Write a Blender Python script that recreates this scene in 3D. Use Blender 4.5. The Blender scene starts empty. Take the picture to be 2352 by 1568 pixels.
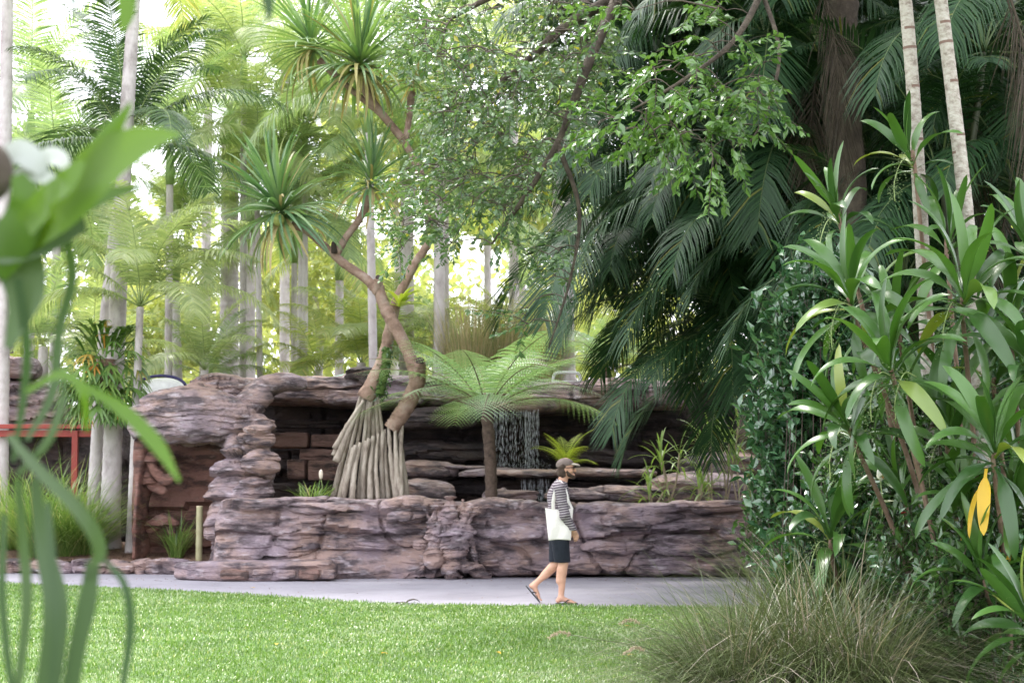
import bpy, math, random
import numpy as np
from mathutils import Vector, Matrix

random.seed(7)
rng = np.random.default_rng(11)
R = math.radians
scene = bpy.context.scene
col = scene.collection

# ------------------------------------------------------------------ camera, sky, sun, exposure
CAM_H, FPX, PITCH = 1.6, 3920.0, R(4.26)
cd = bpy.data.cameras.new('camera')
cam = bpy.data.objects.new('camera', cd); col.objects.link(cam)
cam.location = (0, 0, CAM_H); cam.rotation_euler = (math.pi/2 + PITCH, 0, 0)
cd.sensor_width = 36; cd.lens = 60; cd.clip_end = 900; cd.clip_start = 0.05
cd.dof.use_dof = True; cd.dof.focus_distance = 12.5; cd.dof.aperture_fstop = 5.0
scene.camera = cam

SUN_EL, SUN_AZ = R(62), R(-28)          # high sun, beyond the scene and a little to the left
SUN_DIR = Vector((math.sin(SUN_AZ)*math.cos(SUN_EL), math.cos(SUN_AZ)*math.cos(SUN_EL), math.sin(SUN_EL)))
world = bpy.data.worlds.new('World'); scene.world = world; world.use_nodes = True
wn = world.node_tree; wn.nodes.clear()
wo = wn.nodes.new('ShaderNodeOutputWorld'); wb = wn.nodes.new('ShaderNodeBackground')
sk = wn.nodes.new('ShaderNodeTexSky'); sk.sky_type = 'NISHITA'; sk.sun_disc = False
sk.sun_elevation = SUN_EL; sk.sun_rotation = SUN_AZ; sk.dust_density = 4.0
mx = wn.nodes.new('ShaderNodeMixRGB'); mx.inputs[0].default_value = 0.85
mx.inputs[2].default_value = (8.6, 8.7, 9.3, 1)      # thin bright overcast
wn.links.new(sk.outputs[0], mx.inputs[1]); wn.links.new(mx.outputs[0], wb.inputs[0])
wb.inputs[1].default_value = 0.15; wn.links.new(wb.outputs[0], wo.inputs[0])
sl = bpy.data.lights.new('sun', 'SUN'); sl.energy = 1.5; sl.angle = R(14); sl.color = (1, 0.96, 0.88)
sun = bpy.data.objects.new('sun', sl); col.objects.link(sun)
sun.rotation_euler = SUN_DIR.to_track_quat('Z', 'Y').to_euler(); sun.location = SUN_DIR*60

scene.view_settings.view_transform = 'Standard'; scene.view_settings.look = 'None'
scene.view_settings.gamma = 1; scene.view_settings.use_curve_mapping = False
scene.view_settings.exposure = 1.55
scene.render.engine = 'CYCLES'
cy = scene.cycles
cy.use_denoising = True; cy.denoiser = 'OPENIMAGEDENOISE'; cy.denoising_input_passes = 'RGB_ALBEDO_NORMAL'
cy.max_bounces = 7; cy.diffuse_bounces = 4; cy.glossy_bounces = 2; cy.transmission_bounces = 4
cy.transparent_max_bounces = 8; cy.caustics_reflective = False; cy.caustics_refractive = False
cy.use_adaptive_sampling = True; cy.adaptive_threshold = 0.02

# ------------------------------------------------------------------ helpers
ST, CT = math.sin(PITCH), math.cos(PITCH)
def at(px, py, Y):
    """the point at world depth Y that the photograph shows at (px, py) of its 2352 x 1568 view"""
    dx, dy = (px-1176)/FPX, (784-py)/FPX
    t = Y/(CT - dy*ST)
    return Vector((t*dx, Y, CAM_H + t*(ST + dy*CT)))
def onground(px, py, z=0.0):
    dx, dy = (px-1176)/FPX, (784-py)/FPX
    t = (z-CAM_H)/(ST + dy*CT)
    return Vector((t*dx, t*(CT - dy*ST), z))
def ppm(Y): return FPX/Y

def _hash(x, y, z):
    h = (x.astype(np.uint32)*np.uint32(374761393) + y.astype(np.uint32)*np.uint32(668265263) + z.astype(np.uint32)*np.uint32(2246822519))
    h = (h ^ (h >> np.uint32(13)))*np.uint32(1274126177)
    h = (h ^ (h >> np.uint32(15)))*np.uint32(2654435761)
    return ((h ^ (h >> np.uint32(16))) & np.uint32(0xffffff)).astype(np.float64)/float(0xffffff)
def vnoise(p):
    p = np.asarray(p, float); i = np.floor(p).astype(np.int64); f = p-i; f = f*f*(3-2*f)
    x, y, z = i[..., 0], i[..., 1], i[..., 2]; fx, fy, fz = f[..., 0], f[..., 1], f[..., 2]
    o = 0
    for a in (0, 1):
        for b in (0, 1):
            for c in (0, 1):
                o = o + _hash(x+a, y+b, z+c)*(fx if a else 1-fx)*(fy if b else 1-fy)*(fz if c else 1-fz)
    return o
def fbm(p, n=4):
    p = np.asarray(p, float); o = 0; a = .5
    for k in range(n):
        o = o + a*vnoise(p + 31.7*k); p = p*2.03; a *= .5
    return o/(1-.5**n)
def sstep(a, b, x):
    t = np.clip((x-a)/(b-a), 0, 1); return t*t*(3-2*t)

def mesh_np(name, V, Q=None, T=None, mats=(), qm=None, tm=None, smooth=True):
    me = bpy.data.meshes.new(name)
    V = np.asarray(V, np.float32).reshape(-1, 3)
    Q = np.zeros((0, 4), np.int32) if Q is None or len(Q) == 0 else np.asarray(Q, np.int32)
    T = np.zeros((0, 3), np.int32) if T is None or len(T) == 0 else np.asarray(T, np.int32)
    me.vertices.add(len(V)); me.vertices.foreach_set('co', V.ravel())
    nl = Q.size + T.size
    me.loops.add(nl); me.loops.foreach_set('vertex_index', np.concatenate([Q.ravel(), T.ravel()]).astype(np.int32))
    nf = len(Q)+len(T); me.polygons.add(nf)
    st = np.concatenate([np.arange(len(Q))*4, Q.size + np.arange(len(T))*3]).astype(np.int32)
    me.polygons.foreach_set('loop_start', st)
    if qm is not None or tm is not None:
        mi = np.concatenate([qm if qm is not None else np.zeros(len(Q)), tm if tm is not None else np.zeros(len(T))]).astype(np.int32)
        me.polygons.foreach_set('material_index', mi)
    me.polygons.foreach_set('use_smooth', np.full(nf, smooth, bool))
    for m in mats: me.materials.append(m)
    me.update(calc_edges=True); me.validate()
    return me

class MB:
    def __init__(s): s.V = []; s.Q = []; s.T = []; s.qm = []; s.tm = []; s.n = 0
    def add(s, V, Q=None, T=None, m=0):
        V = np.asarray(V, float).reshape(-1, 3); s.V.append(V)
        if Q is not None and len(Q): Q = np.asarray(Q, int); s.Q.append(Q+s.n); s.qm.append(np.full(len(Q), m))
        if T is not None and len(T): T = np.asarray(T, int); s.T.append(T+s.n); s.tm.append(np.full(len(T), m))
        s.n += len(V)
    def mesh(s, name, mats, smooth=True):
        c = lambda L, k: np.concatenate(L) if L else np.zeros((0, k) if k else 0, int)
        return mesh_np(name, np.concatenate(s.V), c(s.Q, 4), c(s.T, 3), mats, c(s.qm, 0), c(s.tm, 0), smooth)
    def tube(s, P, rad, n=6, m=0, cap=True):
        P = np.asarray([tuple(p) for p in P], float); k = len(P)
        rad = np.broadcast_to(np.asarray(rad, float), (k,))
        tg = np.gradient(P, axis=0); tg /= np.linalg.norm(tg, axis=1)[:, None]+1e-9
        ref = np.eye(3)[int(np.argmin(np.abs(tg).max(0)+np.array([.02, .01, 0])))]
        a = np.cross(tg, ref); a /= np.linalg.norm(a, axis=1)[:, None]+1e-9
        b = np.cross(tg, a)
        th = np.arange(n)/n*2*math.pi
        V = P[:, None] + rad[:, None, None]*(a[:, None]*np.cos(th)[None, :, None] + b[:, None]*np.sin(th)[None, :, None])
        i = np.arange(k-1)[:, None]*n; j = np.arange(n)[None]; j2 = (j+1) % n
        Q = np.stack([i+j, i+n+j, i+n+j2, i+j2], -1).reshape(-1, 4)
        V = V.reshape(-1, 3); T = []
        if cap:
            V = np.concatenate([V, P[:1], P[-1:]]); c0, c1 = k*n, k*n+1
            for q in range(n):
                T.append((c0, q, (q+1) % n)); T.append((c1, (k-1)*n+(q+1) % n, (k-1)*n+q))
        s.add(V, Q, T, m)
    def box(s, lo, hi, m=0):
        x0, y0, z0 = lo; x1, y1, z1 = hi
        s.add([(x0, y0, z0), (x1, y0, z0), (x1, y1, z0), (x0, y1, z0), (x0, y0, z1), (x1, y0, z1), (x1, y1, z1), (x0, y1, z1)],
              [(0, 3, 2, 1), (4, 5, 6, 7), (0, 1, 5, 4), (1, 2, 6, 5), (2, 3, 7, 6), (3, 0, 4, 7)], None, m)

def obj(name, me, parent=None, loc=(0, 0, 0), kind=None):
    o = bpy.data.objects.new(name, me); col.objects.link(o); o.location = loc
    if parent is not None: o.parent = parent
    if kind: o['kind'] = kind
    return o
def tag(o, label=None, cat=None, group=None, kind=None):
    if label: o['label'] = label
    if cat: o['category'] = cat
    if group: o['group'] = group
    if kind: o['kind'] = kind
    return o
def thing(name, label, cat, loc=(0, 0, 0), rz=0, group=None):
    o = bpy.data.objects.new(name, None); col.objects.link(o); o.location = loc; o.rotation_euler = (0, 0, rz)
    o.empty_display_size = .1
    return tag(o, label, cat, group)
def put(name, me, parent, M, kind=None):
    o = bpy.data.objects.new(name, me); col.objects.link(o); o.parent = parent; o.matrix_local = M
    if kind: o['kind'] = kind
    return o
def spline(P, n):
    """smooth curve through the points"""
    P = np.asarray([tuple(p) for p in P], float)
    if len(P) == 2: return P[0] + (P[1]-P[0])*np.linspace(0, 1, n)[:, None]
    E = np.concatenate([[2*P[0]-P[1]], P, [2*P[-1]-P[-2]]]); o = []
    for t in np.linspace(0, len(P)-1-1e-6, n):
        i = int(t); f = t-i; a, b, c, d = E[i:i+4]
        o.append(.5*(2*b + (c-a)*f + (2*a-5*b+4*c-d)*f*f + (3*b-a-3*c+d)*f**3))
    return np.array(o)

# ------------------------------------------------------------------ materials
def newmat(name):
    m = bpy.data.materials.new(name); m.use_nodes = True; nt = m.node_tree
    return m, nt, nt.nodes['Principled BSDF'], nt.nodes['Material Output']
def N(nt, t, **kw):
    n = nt.nodes.new(t)
    for k, v in kw.items():
        if k.startswith('i'): n.inputs[int(k[1:])].default_value = v
        else: setattr(n, k, v)
    return n
def c4(c): return (c[0], c[1], c[2], 1)
def leafmat(name, c1, c2, trans=.35, tcol=None, rough=.4, spec=.5, c3=None, p3=.9, obj_random=False):
    """foliage: colour differs from leaf to leaf, part of the light passes through the blade"""
    m, nt, b, out = newmat(name); L = nt.links.new
    if obj_random: rnd = N(nt, 'ShaderNodeObjectInfo').outputs['Random']
    else: rnd = N(nt, 'ShaderNodeNewGeometry').outputs['Random Per Island']
    rp = N(nt, 'ShaderNodeValToRGB'); e = rp.color_ramp.elements
    e[0].color = c4(c1); e[1].color = c4(c2); e[0].position = 0; e[1].position = .85 if c3 else 1
    if c3:
        k = rp.color_ramp.elements.new(p3); k.color = c4(c2); k2 = rp.color_ramp.elements.new(min(p3+.02, .99)); k2.color = c4(c3)
        rp.color_ramp.elements[-1].color = c4(c3)
    L(rnd, rp.inputs[0])
    tc = N(nt, 'ShaderNodeTexCoord'); nz = N(nt, 'ShaderNodeTexNoise'); nz.inputs['Scale'].default_value = 2.3
    L(tc.outputs['Object'], nz.inputs['Vector'])
    hs = N(nt, 'ShaderNodeHueSaturation'); mr = N(nt, 'ShaderNodeMapRange'); mr.inputs[3].default_value = .65; mr.inputs[4].default_value = 1.35
    L(nz.outputs[0], mr.inputs[0]); L(mr.outputs[0], hs.inputs['Value']); L(rp.outputs[0], hs.inputs['Color'])
    L(hs.outputs[0], b.inputs['Base Color']); b.inputs['Roughness'].default_value = rough
    b.inputs['Specular IOR Level'].default_value = spec
    tr = N(nt, 'ShaderNodeBsdfTranslucent'); mc = N(nt, 'ShaderNodeMixRGB', blend_type='MULTIPLY', i0=1.0)
    mc.inputs[2].default_value = c4(tcol or (1.5, 1.5, .7)); L(hs.outputs[0], mc.inputs[1]); L(mc.outputs[0], tr.inputs[0])
    ms = N(nt, 'ShaderNodeMixShader', i0=trans); L(b.outputs[0], ms.inputs[1]); L(tr.outputs[0], ms.inputs[2]); L(ms.outputs[0], out.inputs[0])
    return m
def noisemat(name, cols, scale=3, rough=.85, bump=.3, bscale=30, stretch=(1, 1, 1), spec=.3, detail=8, dist=.02):
    m, nt, b, out = newmat(name); L = nt.links.new
    tc = N(nt, 'ShaderNodeTexCoord'); mp = N(nt, 'ShaderNodeMapping'); mp.inputs['Scale'].default_value = stretch
    L(tc.outputs['Object'], mp.inputs[0])
    nz = N(nt, 'ShaderNodeTexNoise'); nz.inputs['Scale'].default_value = scale; nz.inputs['Detail'].default_value = detail
    nz.inputs['Roughness'].default_value = .65; L(mp.outputs[0], nz.inputs['Vector'])
    rp = N(nt, 'ShaderNodeValToRGB'); els = rp.color_ramp.elements
    k = len(cols); lo, hi = .3, .7
    els[0].position = lo; els[0].color = c4(cols[0]); els[1].position = hi; els[1].color = c4(cols[-1])
    for i in range(1, k-1):
        e = els.new(lo+(hi-lo)*i/(k-1)); e.color = c4(cols[i])
    L(nz.outputs[0], rp.inputs[0]); L(rp.outputs[0], b.inputs['Base Color'])
    b.inputs['Roughness'].default_value = rough; b.inputs['Specular IOR Level'].default_value = spec
    if bump:
        n2 = N(nt, 'ShaderNodeTexNoise'); n2.inputs['Scale'].default_value = bscale; n2.inputs['Detail'].default_value = 6
        L(mp.outputs[0], n2.inputs['Vector'])
        bp = N(nt, 'ShaderNodeBump'); bp.inputs['Strength'].default_value = bump; bp.inputs['Distance'].default_value = dist
        L(n2.outputs[0], bp.inputs['Height']); L(bp.outputs[0], b.inputs['Normal'])
    return m
def plain(name, c, rough=.5, spec=.5, metal=0):
    return noisemat(name, [tuple(x*.85 for x in c), tuple(min(1, x*1.12) for x in c)], 9, rough, .12, 60, spec=spec)

M = {}
def rockmat(name, a, b_, stain, pale):
    m, nt, b, out = newmat(name); L = nt.links.new
    tc = N(nt, 'ShaderNodeTexCoord'); mp = N(nt, 'ShaderNodeMapping'); mp.inputs['Scale'].default_value = (1, 1, 3.2)
    L(tc.outputs['Object'], mp.inputs[0])
    def noise(sc, det, vec):
        n = N(nt, 'ShaderNodeTexNoise'); n.inputs['Scale'].default_value = sc; n.inputs['Detail'].default_value = det
        n.inputs['Roughness'].default_value = .62; L(vec, n.inputs['Vector']); return n.outputs[0]
    def ramp(v, p0, p1, ca, cb):
        r = N(nt, 'ShaderNodeValToRGB'); e = r.color_ramp.elements; e[0].position = p0; e[1].position = p1; e[0].color = c4(ca); e[1].color = c4(cb)
        L(v, r.inputs[0]); return r.outputs[0]
    base = ramp(noise(1.1, 6, tc.outputs['Object']), .38, .57, a, b_)
    f1 = ramp(noise(2.2, 9, mp.outputs[0]), .46, .6, (0, 0, 0), (1, 1, 1))
    mx1 = N(nt, 'ShaderNodeMixRGB'); L(f1, mx1.inputs[0]); L(base, mx1.inputs[1]); mx1.inputs[2].default_value = c4(stain)
    f2 = ramp(noise(4.3, 9, mp.outputs[0]), .55, .72, (0, 0, 0), (.8, .8, .8))
    mx2 = N(nt, 'ShaderNodeMixRGB'); L(f2, mx2.inputs[0]); L(mx1.outputs[0], mx2.inputs[1]); mx2.inputs[2].default_value = c4(pale)
    L(mx2.outputs[0], b.inputs['Base Color']); b.inputs['Roughness'].default_value = .72; b.inputs['Specular IOR Level'].default_value = .35
    bp = N(nt, 'ShaderNodeBump'); bp.inputs['Strength'].default_value = .9; bp.inputs['Distance'].default_value = .035
    L(noise(14, 8, mp.outputs[0]), bp.inputs['Height']); L(bp.outputs[0], b.inputs['Normal'])
    return m
M['rock'] = rockmat('rock_violet', (.26, .205, .235), (.33, .23, .20), (.09, .07, .077), (.52, .455, .485))
M['rock_red'] = rockmat('rock_red', (.19, .09, .07), (.24, .125, .10), (.08, .045, .04), (.30, .20, .17))
M['rock_brown'] = rockmat('rock_brown', (.20, .115, .09), (.25, .15, .125), (.06, .04, .036), (.24, .17, .15))
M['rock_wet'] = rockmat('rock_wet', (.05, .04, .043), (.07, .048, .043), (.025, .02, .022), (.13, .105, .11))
M['path'] = noisemat('path_asphalt', [(.235, .222, .255), (.30, .283, .325), (.335, .32, .36)], .9, .8, .35, 160, spec=.3)
M['soil'] = noisemat('soil', [(.06, .045, .035), (.11, .085, .06)], 6, .95, .6, 40)
M['mulch'] = noisemat('mulch', [(.13, .075, .055), (.25, .16, .12), (.33, .23, .17)], 14, .95, .7, 60)
M['turf'] = noisemat('turf', [(.10, .17, .04), (.14, .22, .05)], 3, .9, .5, 60)
# ------------------------------------------------------------------ ground, path, lawn
def terrain(x, y):
    """ground height: flat in front, a planted bank behind the rockwork"""
    x = np.asarray(x, float); y = np.asarray(y, float)
    a = sstep(31.2, 34, y)*sstep(-6.3, -4.9, x)*3.05
    b = sstep(35.5, 40, y)*3.05
    return np.maximum(a, b) + .9*sstep(45, 90, y)
def grid_sheet(x0, x1, nx, y0, y1, ny, zf):
    xs, ys = np.linspace(x0, x1, nx), np.linspace(y0, y1, ny)
    X, Y = np.meshgrid(xs, ys, indexing='ij'); V = np.stack([X, Y, zf(X, Y)], -1).reshape(-1, 3)
    i, j = np.meshgrid(np.arange(nx-1), np.arange(ny-1), indexing='ij'); a = (i*ny+j).ravel()
    return V, np.stack([a, a+ny, a+ny+1, a+1], -1)
mb = MB()
V, Q = grid_sheet(-160, 160, 161, -40, 30, 3, lambda x, y: x*0-.03); mb.add(V, Q)
V, Q = grid_sheet(-160, 160, 161, 30, 120, 91, lambda x, y: terrain(x, y)-.03); mb.add(V, Q)
V, Q = grid_sheet(-160, 160, 33, 120, 420, 5, lambda x, y: terrain(x, y)-.03); mb.add(V, Q)
tag(obj('ground', mb.mesh('ground', [M['soil']])), 'dark soil under and behind the planting', kind='structure')

edge = [onground(px, py) for px, py in ((-500, 1330), (-200, 1334), (150, 1346), (500, 1362), (900, 1387), (1200, 1391), (1700, 1393), (2100, 1393), (2700, 1393))]
edge = spline(edge, 60)
def lawn_far(x): return np.interp(x, edge[:, 0], edge[:, 1])
nx = 90; xs = np.linspace(-14, 9.5, nx)
rows = np.linspace(0, 1, 40)
X = np.repeat(xs[:, None], 40, 1); Yf = lawn_far(X); Y = -4 + (Yf+4)*rows[None]
V = np.stack([X, Y, .012*fbm(np.stack([X*.7, Y*.7, X*0], -1), 2)], -1).reshape(-1, 3)
i, j = np.meshgrid(np.arange(nx-1), np.arange(39), indexing='ij'); a = (i*40+j).ravel()
tag(obj('lawn', mesh_np('lawn', V, np.stack([a, a+40, a+41, a+1], -1), mats=[M['turf']])), 'mown green lawn in front of the path', kind='structure')
# path: from under the lawn edge to the foot of the rockwork
V = []; Q = []
for k, x in enumerate(np.linspace(-16, 14, 80)):
    yf = lawn_far(x); far = np.interp(x, [-8.5, -5.6, -4.6, -3.2, 6], [27.4, 26.8, 26.6, 25.7, 25.7])
    V += [(x, yf-.25, -.009), (x, far, -.009)]
    if k: Q.append((2*k-2, 2*k, 2*k+1, 2*k-1))
tag(obj('path', mesh_np('path', V, Q, mats=[M['path']], smooth=False)), 'pale lavender grey asphalt path', kind='structure')

bv, bq = grid_sheet(3.75, 16, 40, 14.5, 31, 50, lambda x, y: .03+.06*fbm(np.stack([x*1.2, y*1.2, x*0], -1), 3)+.02*sstep(3.75, 4.3, x))
bv[:, 0] -= .9*sstep(25.2, 17, bv[:, 1])*sstep(8, 3.7, bv[:, 0]); bv[:, 0] += .25*(fbm(np.stack([bv[:, 1]*.8, bv[:, 1]*0, bv[:, 1]*0], -1), 2)-.5)
tag(obj('planting_bed', mesh_np('planting_bed', bv, bq, mats=[M['soil']])), 'dark shaded planting bed under the palms on the right', kind='structure')
# grass blades
def blades(P, ang, tilt, L, W):
    n = len(P); d = np.stack([np.cos(ang)*np.sin(tilt), np.sin(ang)*np.sin(tilt), np.cos(tilt)], -1)
    s = np.stack([-np.sin(ang), np.cos(ang), 0*ang], -1)*W[:, None]
    mid = P + d*L[:, None]*.5; tip = P + d*L[:, None]; tip[:, 2] -= L*.25*np.sin(tilt)
    V = np.stack([P, mid-s, mid+s, tip], 1).reshape(-1, 3); b = np.arange(n)*4
    return V, np.concatenate([np.stack([b, b+1, b+2], -1), np.stack([b+1, b+3, b+2], -1)])
GP = []
for y0, y1, dens in ((9.2, 12, 3900), (12, 15, 3000), (15, 18, 2350), (18, 24.5, 1850)):
    xw = .3*y1+.6; n = int((y1-y0)*2*xw*dens)
    p = np.stack([rng.uniform(-xw, xw, n), rng.uniform(y0, y1, n), np.zeros(n)], -1)
    GP.append(p[p[:, 1] < lawn_far(p[:, 0])+.03*rng.standard_normal(n)])
GP = np.concatenate(GP); n = len(GP)
GP[:, 2] = .002
cl = fbm(np.stack([GP[:, 0]*1.7, GP[:, 1]*1.7, GP[:, 0]*0], -1), 3)
L_ = rng.uniform(.03, .06, n)*(.7+.7*cl); 
V, T = blades(GP, rng.uniform(0, 6.283, n), rng.uniform(.25, 1.25, n), L_, rng.uniform(.0033, .006, n)*(1+.2*(GP[:, 1] > 15)))
M['grass'] = leafmat('grass_blades', (.078, .16, .033), (.18, .295, .072), .28, (1.4, 1.5, .7), .33, .6, (.42, .46, .22), .93)
M['grass_pale'] = leafmat('grass_blades_pale', (.26, .38, .16), (.50, .56, .36), .3, (1.2, 1.2, .8), .3, .7)
sheenp = fbm(np.stack([GP[:, 0]*.9, GP[:, 1]*1.9, GP[:, 0]*0+7], -1), 4) + .10*np.exp(-((GP[:, 1]-13.4-.12*GP[:, 0])/.5)**2)  # patches where the whitish sheen of glossy blades is put into the colour
pale = (rng.random(n) < .02+.30*sstep(.53, .64, sheenp)); pale = np.concatenate([pale, pale])
tag(obj('grass', mesh_np('grass', V, None, T, [M['grass'], M['grass_pale']], tm=pale.astype(np.int32))), 'short green grass covering the lawn', kind='stuff')

# ------------------------------------------------------------------ rockwork
def strata(P, f1=3.4, f2=11., seed=0.0, wt=(.78, .2, .08)):
    """layered sandstone relief, roughly 0..1: every layer juts out at its lower edge"""
    Pw = P + seed; x, y, z = P[..., 0], P[..., 1], P[..., 2]
    w = fbm(np.stack([Pw[..., 0]*.55, Pw[..., 1]*.55, Pw[..., 2]*.9], -1), 4)-.5
    w2 = fbm(np.stack([Pw[..., 0]*2.1, Pw[..., 1]*2.1, Pw[..., 2]*2], -1), 3)-.5
    d = 0
    for f, wa, A, hs in ((f1, 1.2, wt[0], .42), (f2, .9, wt[1], 1.0), (f2*2.3, .5, wt[2], 2.5)):
        h = z*f + w*wa*f*.35 + w2*.5; k = np.floor(h); fr = h-k
        a = vnoise(np.stack([k*7.13+seed, Pw[..., 0]*hs*1.6+k*3.7, Pw[..., 1]*hs*1.6], -1))
        a = .06+.94*sstep(.34, .68, a)
        # the step back above each ledge is steep, not knife-sharp
        d = d + A*a*np.minimum((1-fr)**.8, sstep(0, .05, fr)*1.0)
    c = np.abs(vnoise(np.stack([Pw[..., 0]*1.3, Pw[..., 1]*1.3, Pw[..., 2]*.45], -1))-.5)
    d = d - .3*np.exp(-(c/.018)**2)
    return d + .35*(fbm(P*3.2+seed, 4)-.5) + .12*(fbm(P*11+seed, 3)-.5)
def rock_sweep(pts, ha, hb, nu, nv, amp, up=(0, 0, 1), seed=0.0, f1=3.4, f2=11., pw=4., endp=8., lump=.0, topamp=.45, wt=(.78, .2, .08)):
    """a solid of rounded-box section swept along a curve, then carved; ha/hb: half sizes along `up` and across (number or list)"""
    C = spline(pts, 400); s = np.concatenate([[0], np.cumsum(np.linalg.norm(np.diff(C, axis=0), axis=1))])
    u = np.linspace(0, 1, nu); P = np.stack([np.interp(u*s[-1], s, C[:, k]) for k in range(3)], -1)
    tg = np.gradient(P, axis=0); tg /= np.linalg.norm(tg, axis=1)[:, None]
    b = np.cross(tg, np.asarray(up, float)); b /= np.linalg.norm(b, axis=1)[:, None]
    a = np.cross(b, tg)
    li = lambda h: np.interp(u, np.linspace(0, 1, len(h)), h) if np.ndim(h) else np.full(nu, h)
    ha, hb = li(ha), li(hb)
    end = np.clip(1-np.abs(2*u-1)**endp, 1e-4, 1)**.5
    th = np.linspace(0, 2*math.pi, nv, endpoint=False)
    # more points on the side facing the lawn and on the top
    c, sn = np.cos(th), np.sin(th); k = (np.abs(c)**pw+np.abs(sn)**pw)**(-1/pw); c, sn = c*k, sn*k
    V = P[:, None] + end[:, None, None]*(ha[:, None, None]*c[None, :, None]*a[:, None] + hb[:, None, None]*sn[None, :, None]*b[:, None])
    nrm = (c[None, :, None]*a[:, None]*1.0 + sn[None, :, None]*b[:, None]*1.0)
    nrm = nrm/np.linalg.norm(nrm, axis=2)[..., None]
    d = strata(V, f1, f2, seed, wt)-.45
    if lump: d = d + lump/max(amp, 1e-6)*(fbm(V*.9+seed*2, 3)-.5)
    topness = np.clip(np.abs(nrm[..., 2]), 0, 1)
    d = d*(1-(1-topamp)*topness**2)
    V = V + nrm*(amp*d*np.minimum(1, end[:, None]*3))[..., None]
    V = V + (.02*(fbm(V*6+9, 3)-.5))[..., None]
    i = np.arange(nu-1)[:, None]*nv; j = np.arange(nv)[None]; j2 = (j+1) % nv
    Q = np.stack([i+j, i+j2, i+nv+j2, i+nv+j], -1).reshape(-1, 4)
    V = V.reshape(-1, 3); n0 = len(V)
    V = np.concatenate([V, V[:nv].mean(0)[None], V[-nv:].mean(0)[None]])
    T = [(n0, (q+1) % nv, q) for q in range(nv)] + [(n0+1, (nu-1)*nv+q, (nu-1)*nv+(q+1) % nv) for q in range(nv)]
    return V, Q, T
def rock(name, parent, mat, *a, **kw):
    V, Q, T = rock_sweep(*a, **kw)
    return obj(name, mesh_np(name, V, Q, T, [mat], smooth=False), parent)

# the low wall along the path
wall = thing('rock_wall', 'long low violet brown sculpted rock wall along the far side of the path', 'rock wall')
zt = .55
wy = 25.75
rock('rock_body', wall, M['rock'], [at(495, 1240, wy-.05).xy.to_3d()+Vector((0, 0, zt)), at(800, 1240, wy).xy.to_3d()+Vector((0, 0, zt)), at(1250, 1240, wy).xy.to_3d()+Vector((0, 0, zt-.02)), at(1850, 1240, wy+.15).xy.to_3d()+Vector((0, 0, zt))],
     [.60, .575, .56, .56, .57, .58], [.50, .48, .48, .46, .48, .48], 620, 160, .32, seed=3.1, f1=3.0, f2=10.5, wt=(.9, .12, .05), pw=5, endp=60)
# stone ledges standing proud of the wall
ledges = [  # px0, px1, py0, py1 (of the front), how far it stands out
    (520, 690, 1142, 1172, .10), (640, 900, 1150, 1180, .08), (880, 1010, 1136, 1172, .1), (1060, 1240, 1140, 1175, .1), (1320, 1560, 1150, 1185, .12),
    (1520, 1720, 1146, 1178, .1), (1080, 1310, 1200, 1245, .12), (1330, 1570, 1160, 1216, .13), (1480, 1690, 1228, 1282, .12), (1330, 1500, 1238, 1276, .09),
    (600, 760, 1202, 1236, .06), (620, 700, 1236, 1262, .05), (770, 930, 1240, 1268, .06), (880, 1000, 1170, 1204, .07), (1090, 1150, 1285, 1302, .05), (1190, 1330, 1296, 1312, .05),
    (530, 610, 1180, 1215, .07), (530, 610, 1225, 1265, .08), (690, 760, 1180, 1200, .04), (1560, 1700, 1285, 1312, .08), (1630, 1750, 1190, 1240, .1)]
for k, (a_, b_, c_, d_, pr) in enumerate(ledges):
    yf = wy-.5-pr*.35+.12; zc = at(0, (c_+d_)/2, yf).z; h = (d_-c_)/ppm(yf)/2
    p0, p1 = at(a_, 0, yf), at(b_, 0, yf); nm = 5
    pts = [Vector((p0.x+(p1.x-p0.x)*q/nm, yf+.12+.05*math.sin(q*1.7+k), zc+.02*math.sin(q*2.1+k*1.3))) for q in range(nm+1)]
    rock('rock_ledge', wall, M['rock'], pts, [h*.7, h*.95, h, h*.9, h*.6], [.10+pr*.5, .16+pr*.9, .2+pr, .16+pr*.8, .12+pr*.4], max(36, int((b_-a_)/3)), 46, .12, seed=k*3.7, f1=5, f2=19, wt=(.8, .16, .06), pw=3.2, endp=5)
# the gnarled root-like boss
gn = []
for q in range(7):
    ax = 990+q*17
    gn.append(([at(965+q*24, 1142+abs(q-3)*5, wy-.42), at(985+q*15+20*math.sin(q*2.1), 1185+8*(q % 2), wy-.57), at(990+q*14+26*math.sin(q*1.4+2), 1236-10*(q % 3), wy-.68+.05*(q % 2)), at(965+q*20+30*math.sin(q*2.6+1), 1288+8*(q % 2), wy-.6), at(925+q*34, 1326, wy-.45)], .06+.035*((q*5) % 4)/2))
for q, (pts, r) in enumerate(gn):
    rock('rock_root', wall, M['rock'], pts, [r*.8, r*1.2, r, r*1.1, r*.6], [r, r*1.1, r*1.4, r, r*.8], 90, 40, .15, up=(0, -1, 0), seed=q*5.3, f1=6, f2=17, pw=2.4, endp=9, lump=.16, wt=(.6, .3, .1))
for q, (px, py, r) in enumerate(((1010, 1216, .13), (1052, 1262, .14), (996, 1282, .16), (1072, 1222, .1), (965, 1250, .11), (1035, 1180, .1), (1030, 1305, .12))):
    c = at(px, py, wy-.66)
    rock('rock_knob', wall, M['rock'], [c+Vector((-r, 0, -.03)), c, c+Vector((r, .02, .04))], r*.9, r, 30, 30, .12, seed=q*7.7, f1=5, f2=14, pw=2.2, endp=2.2, lump=.09)

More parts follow.
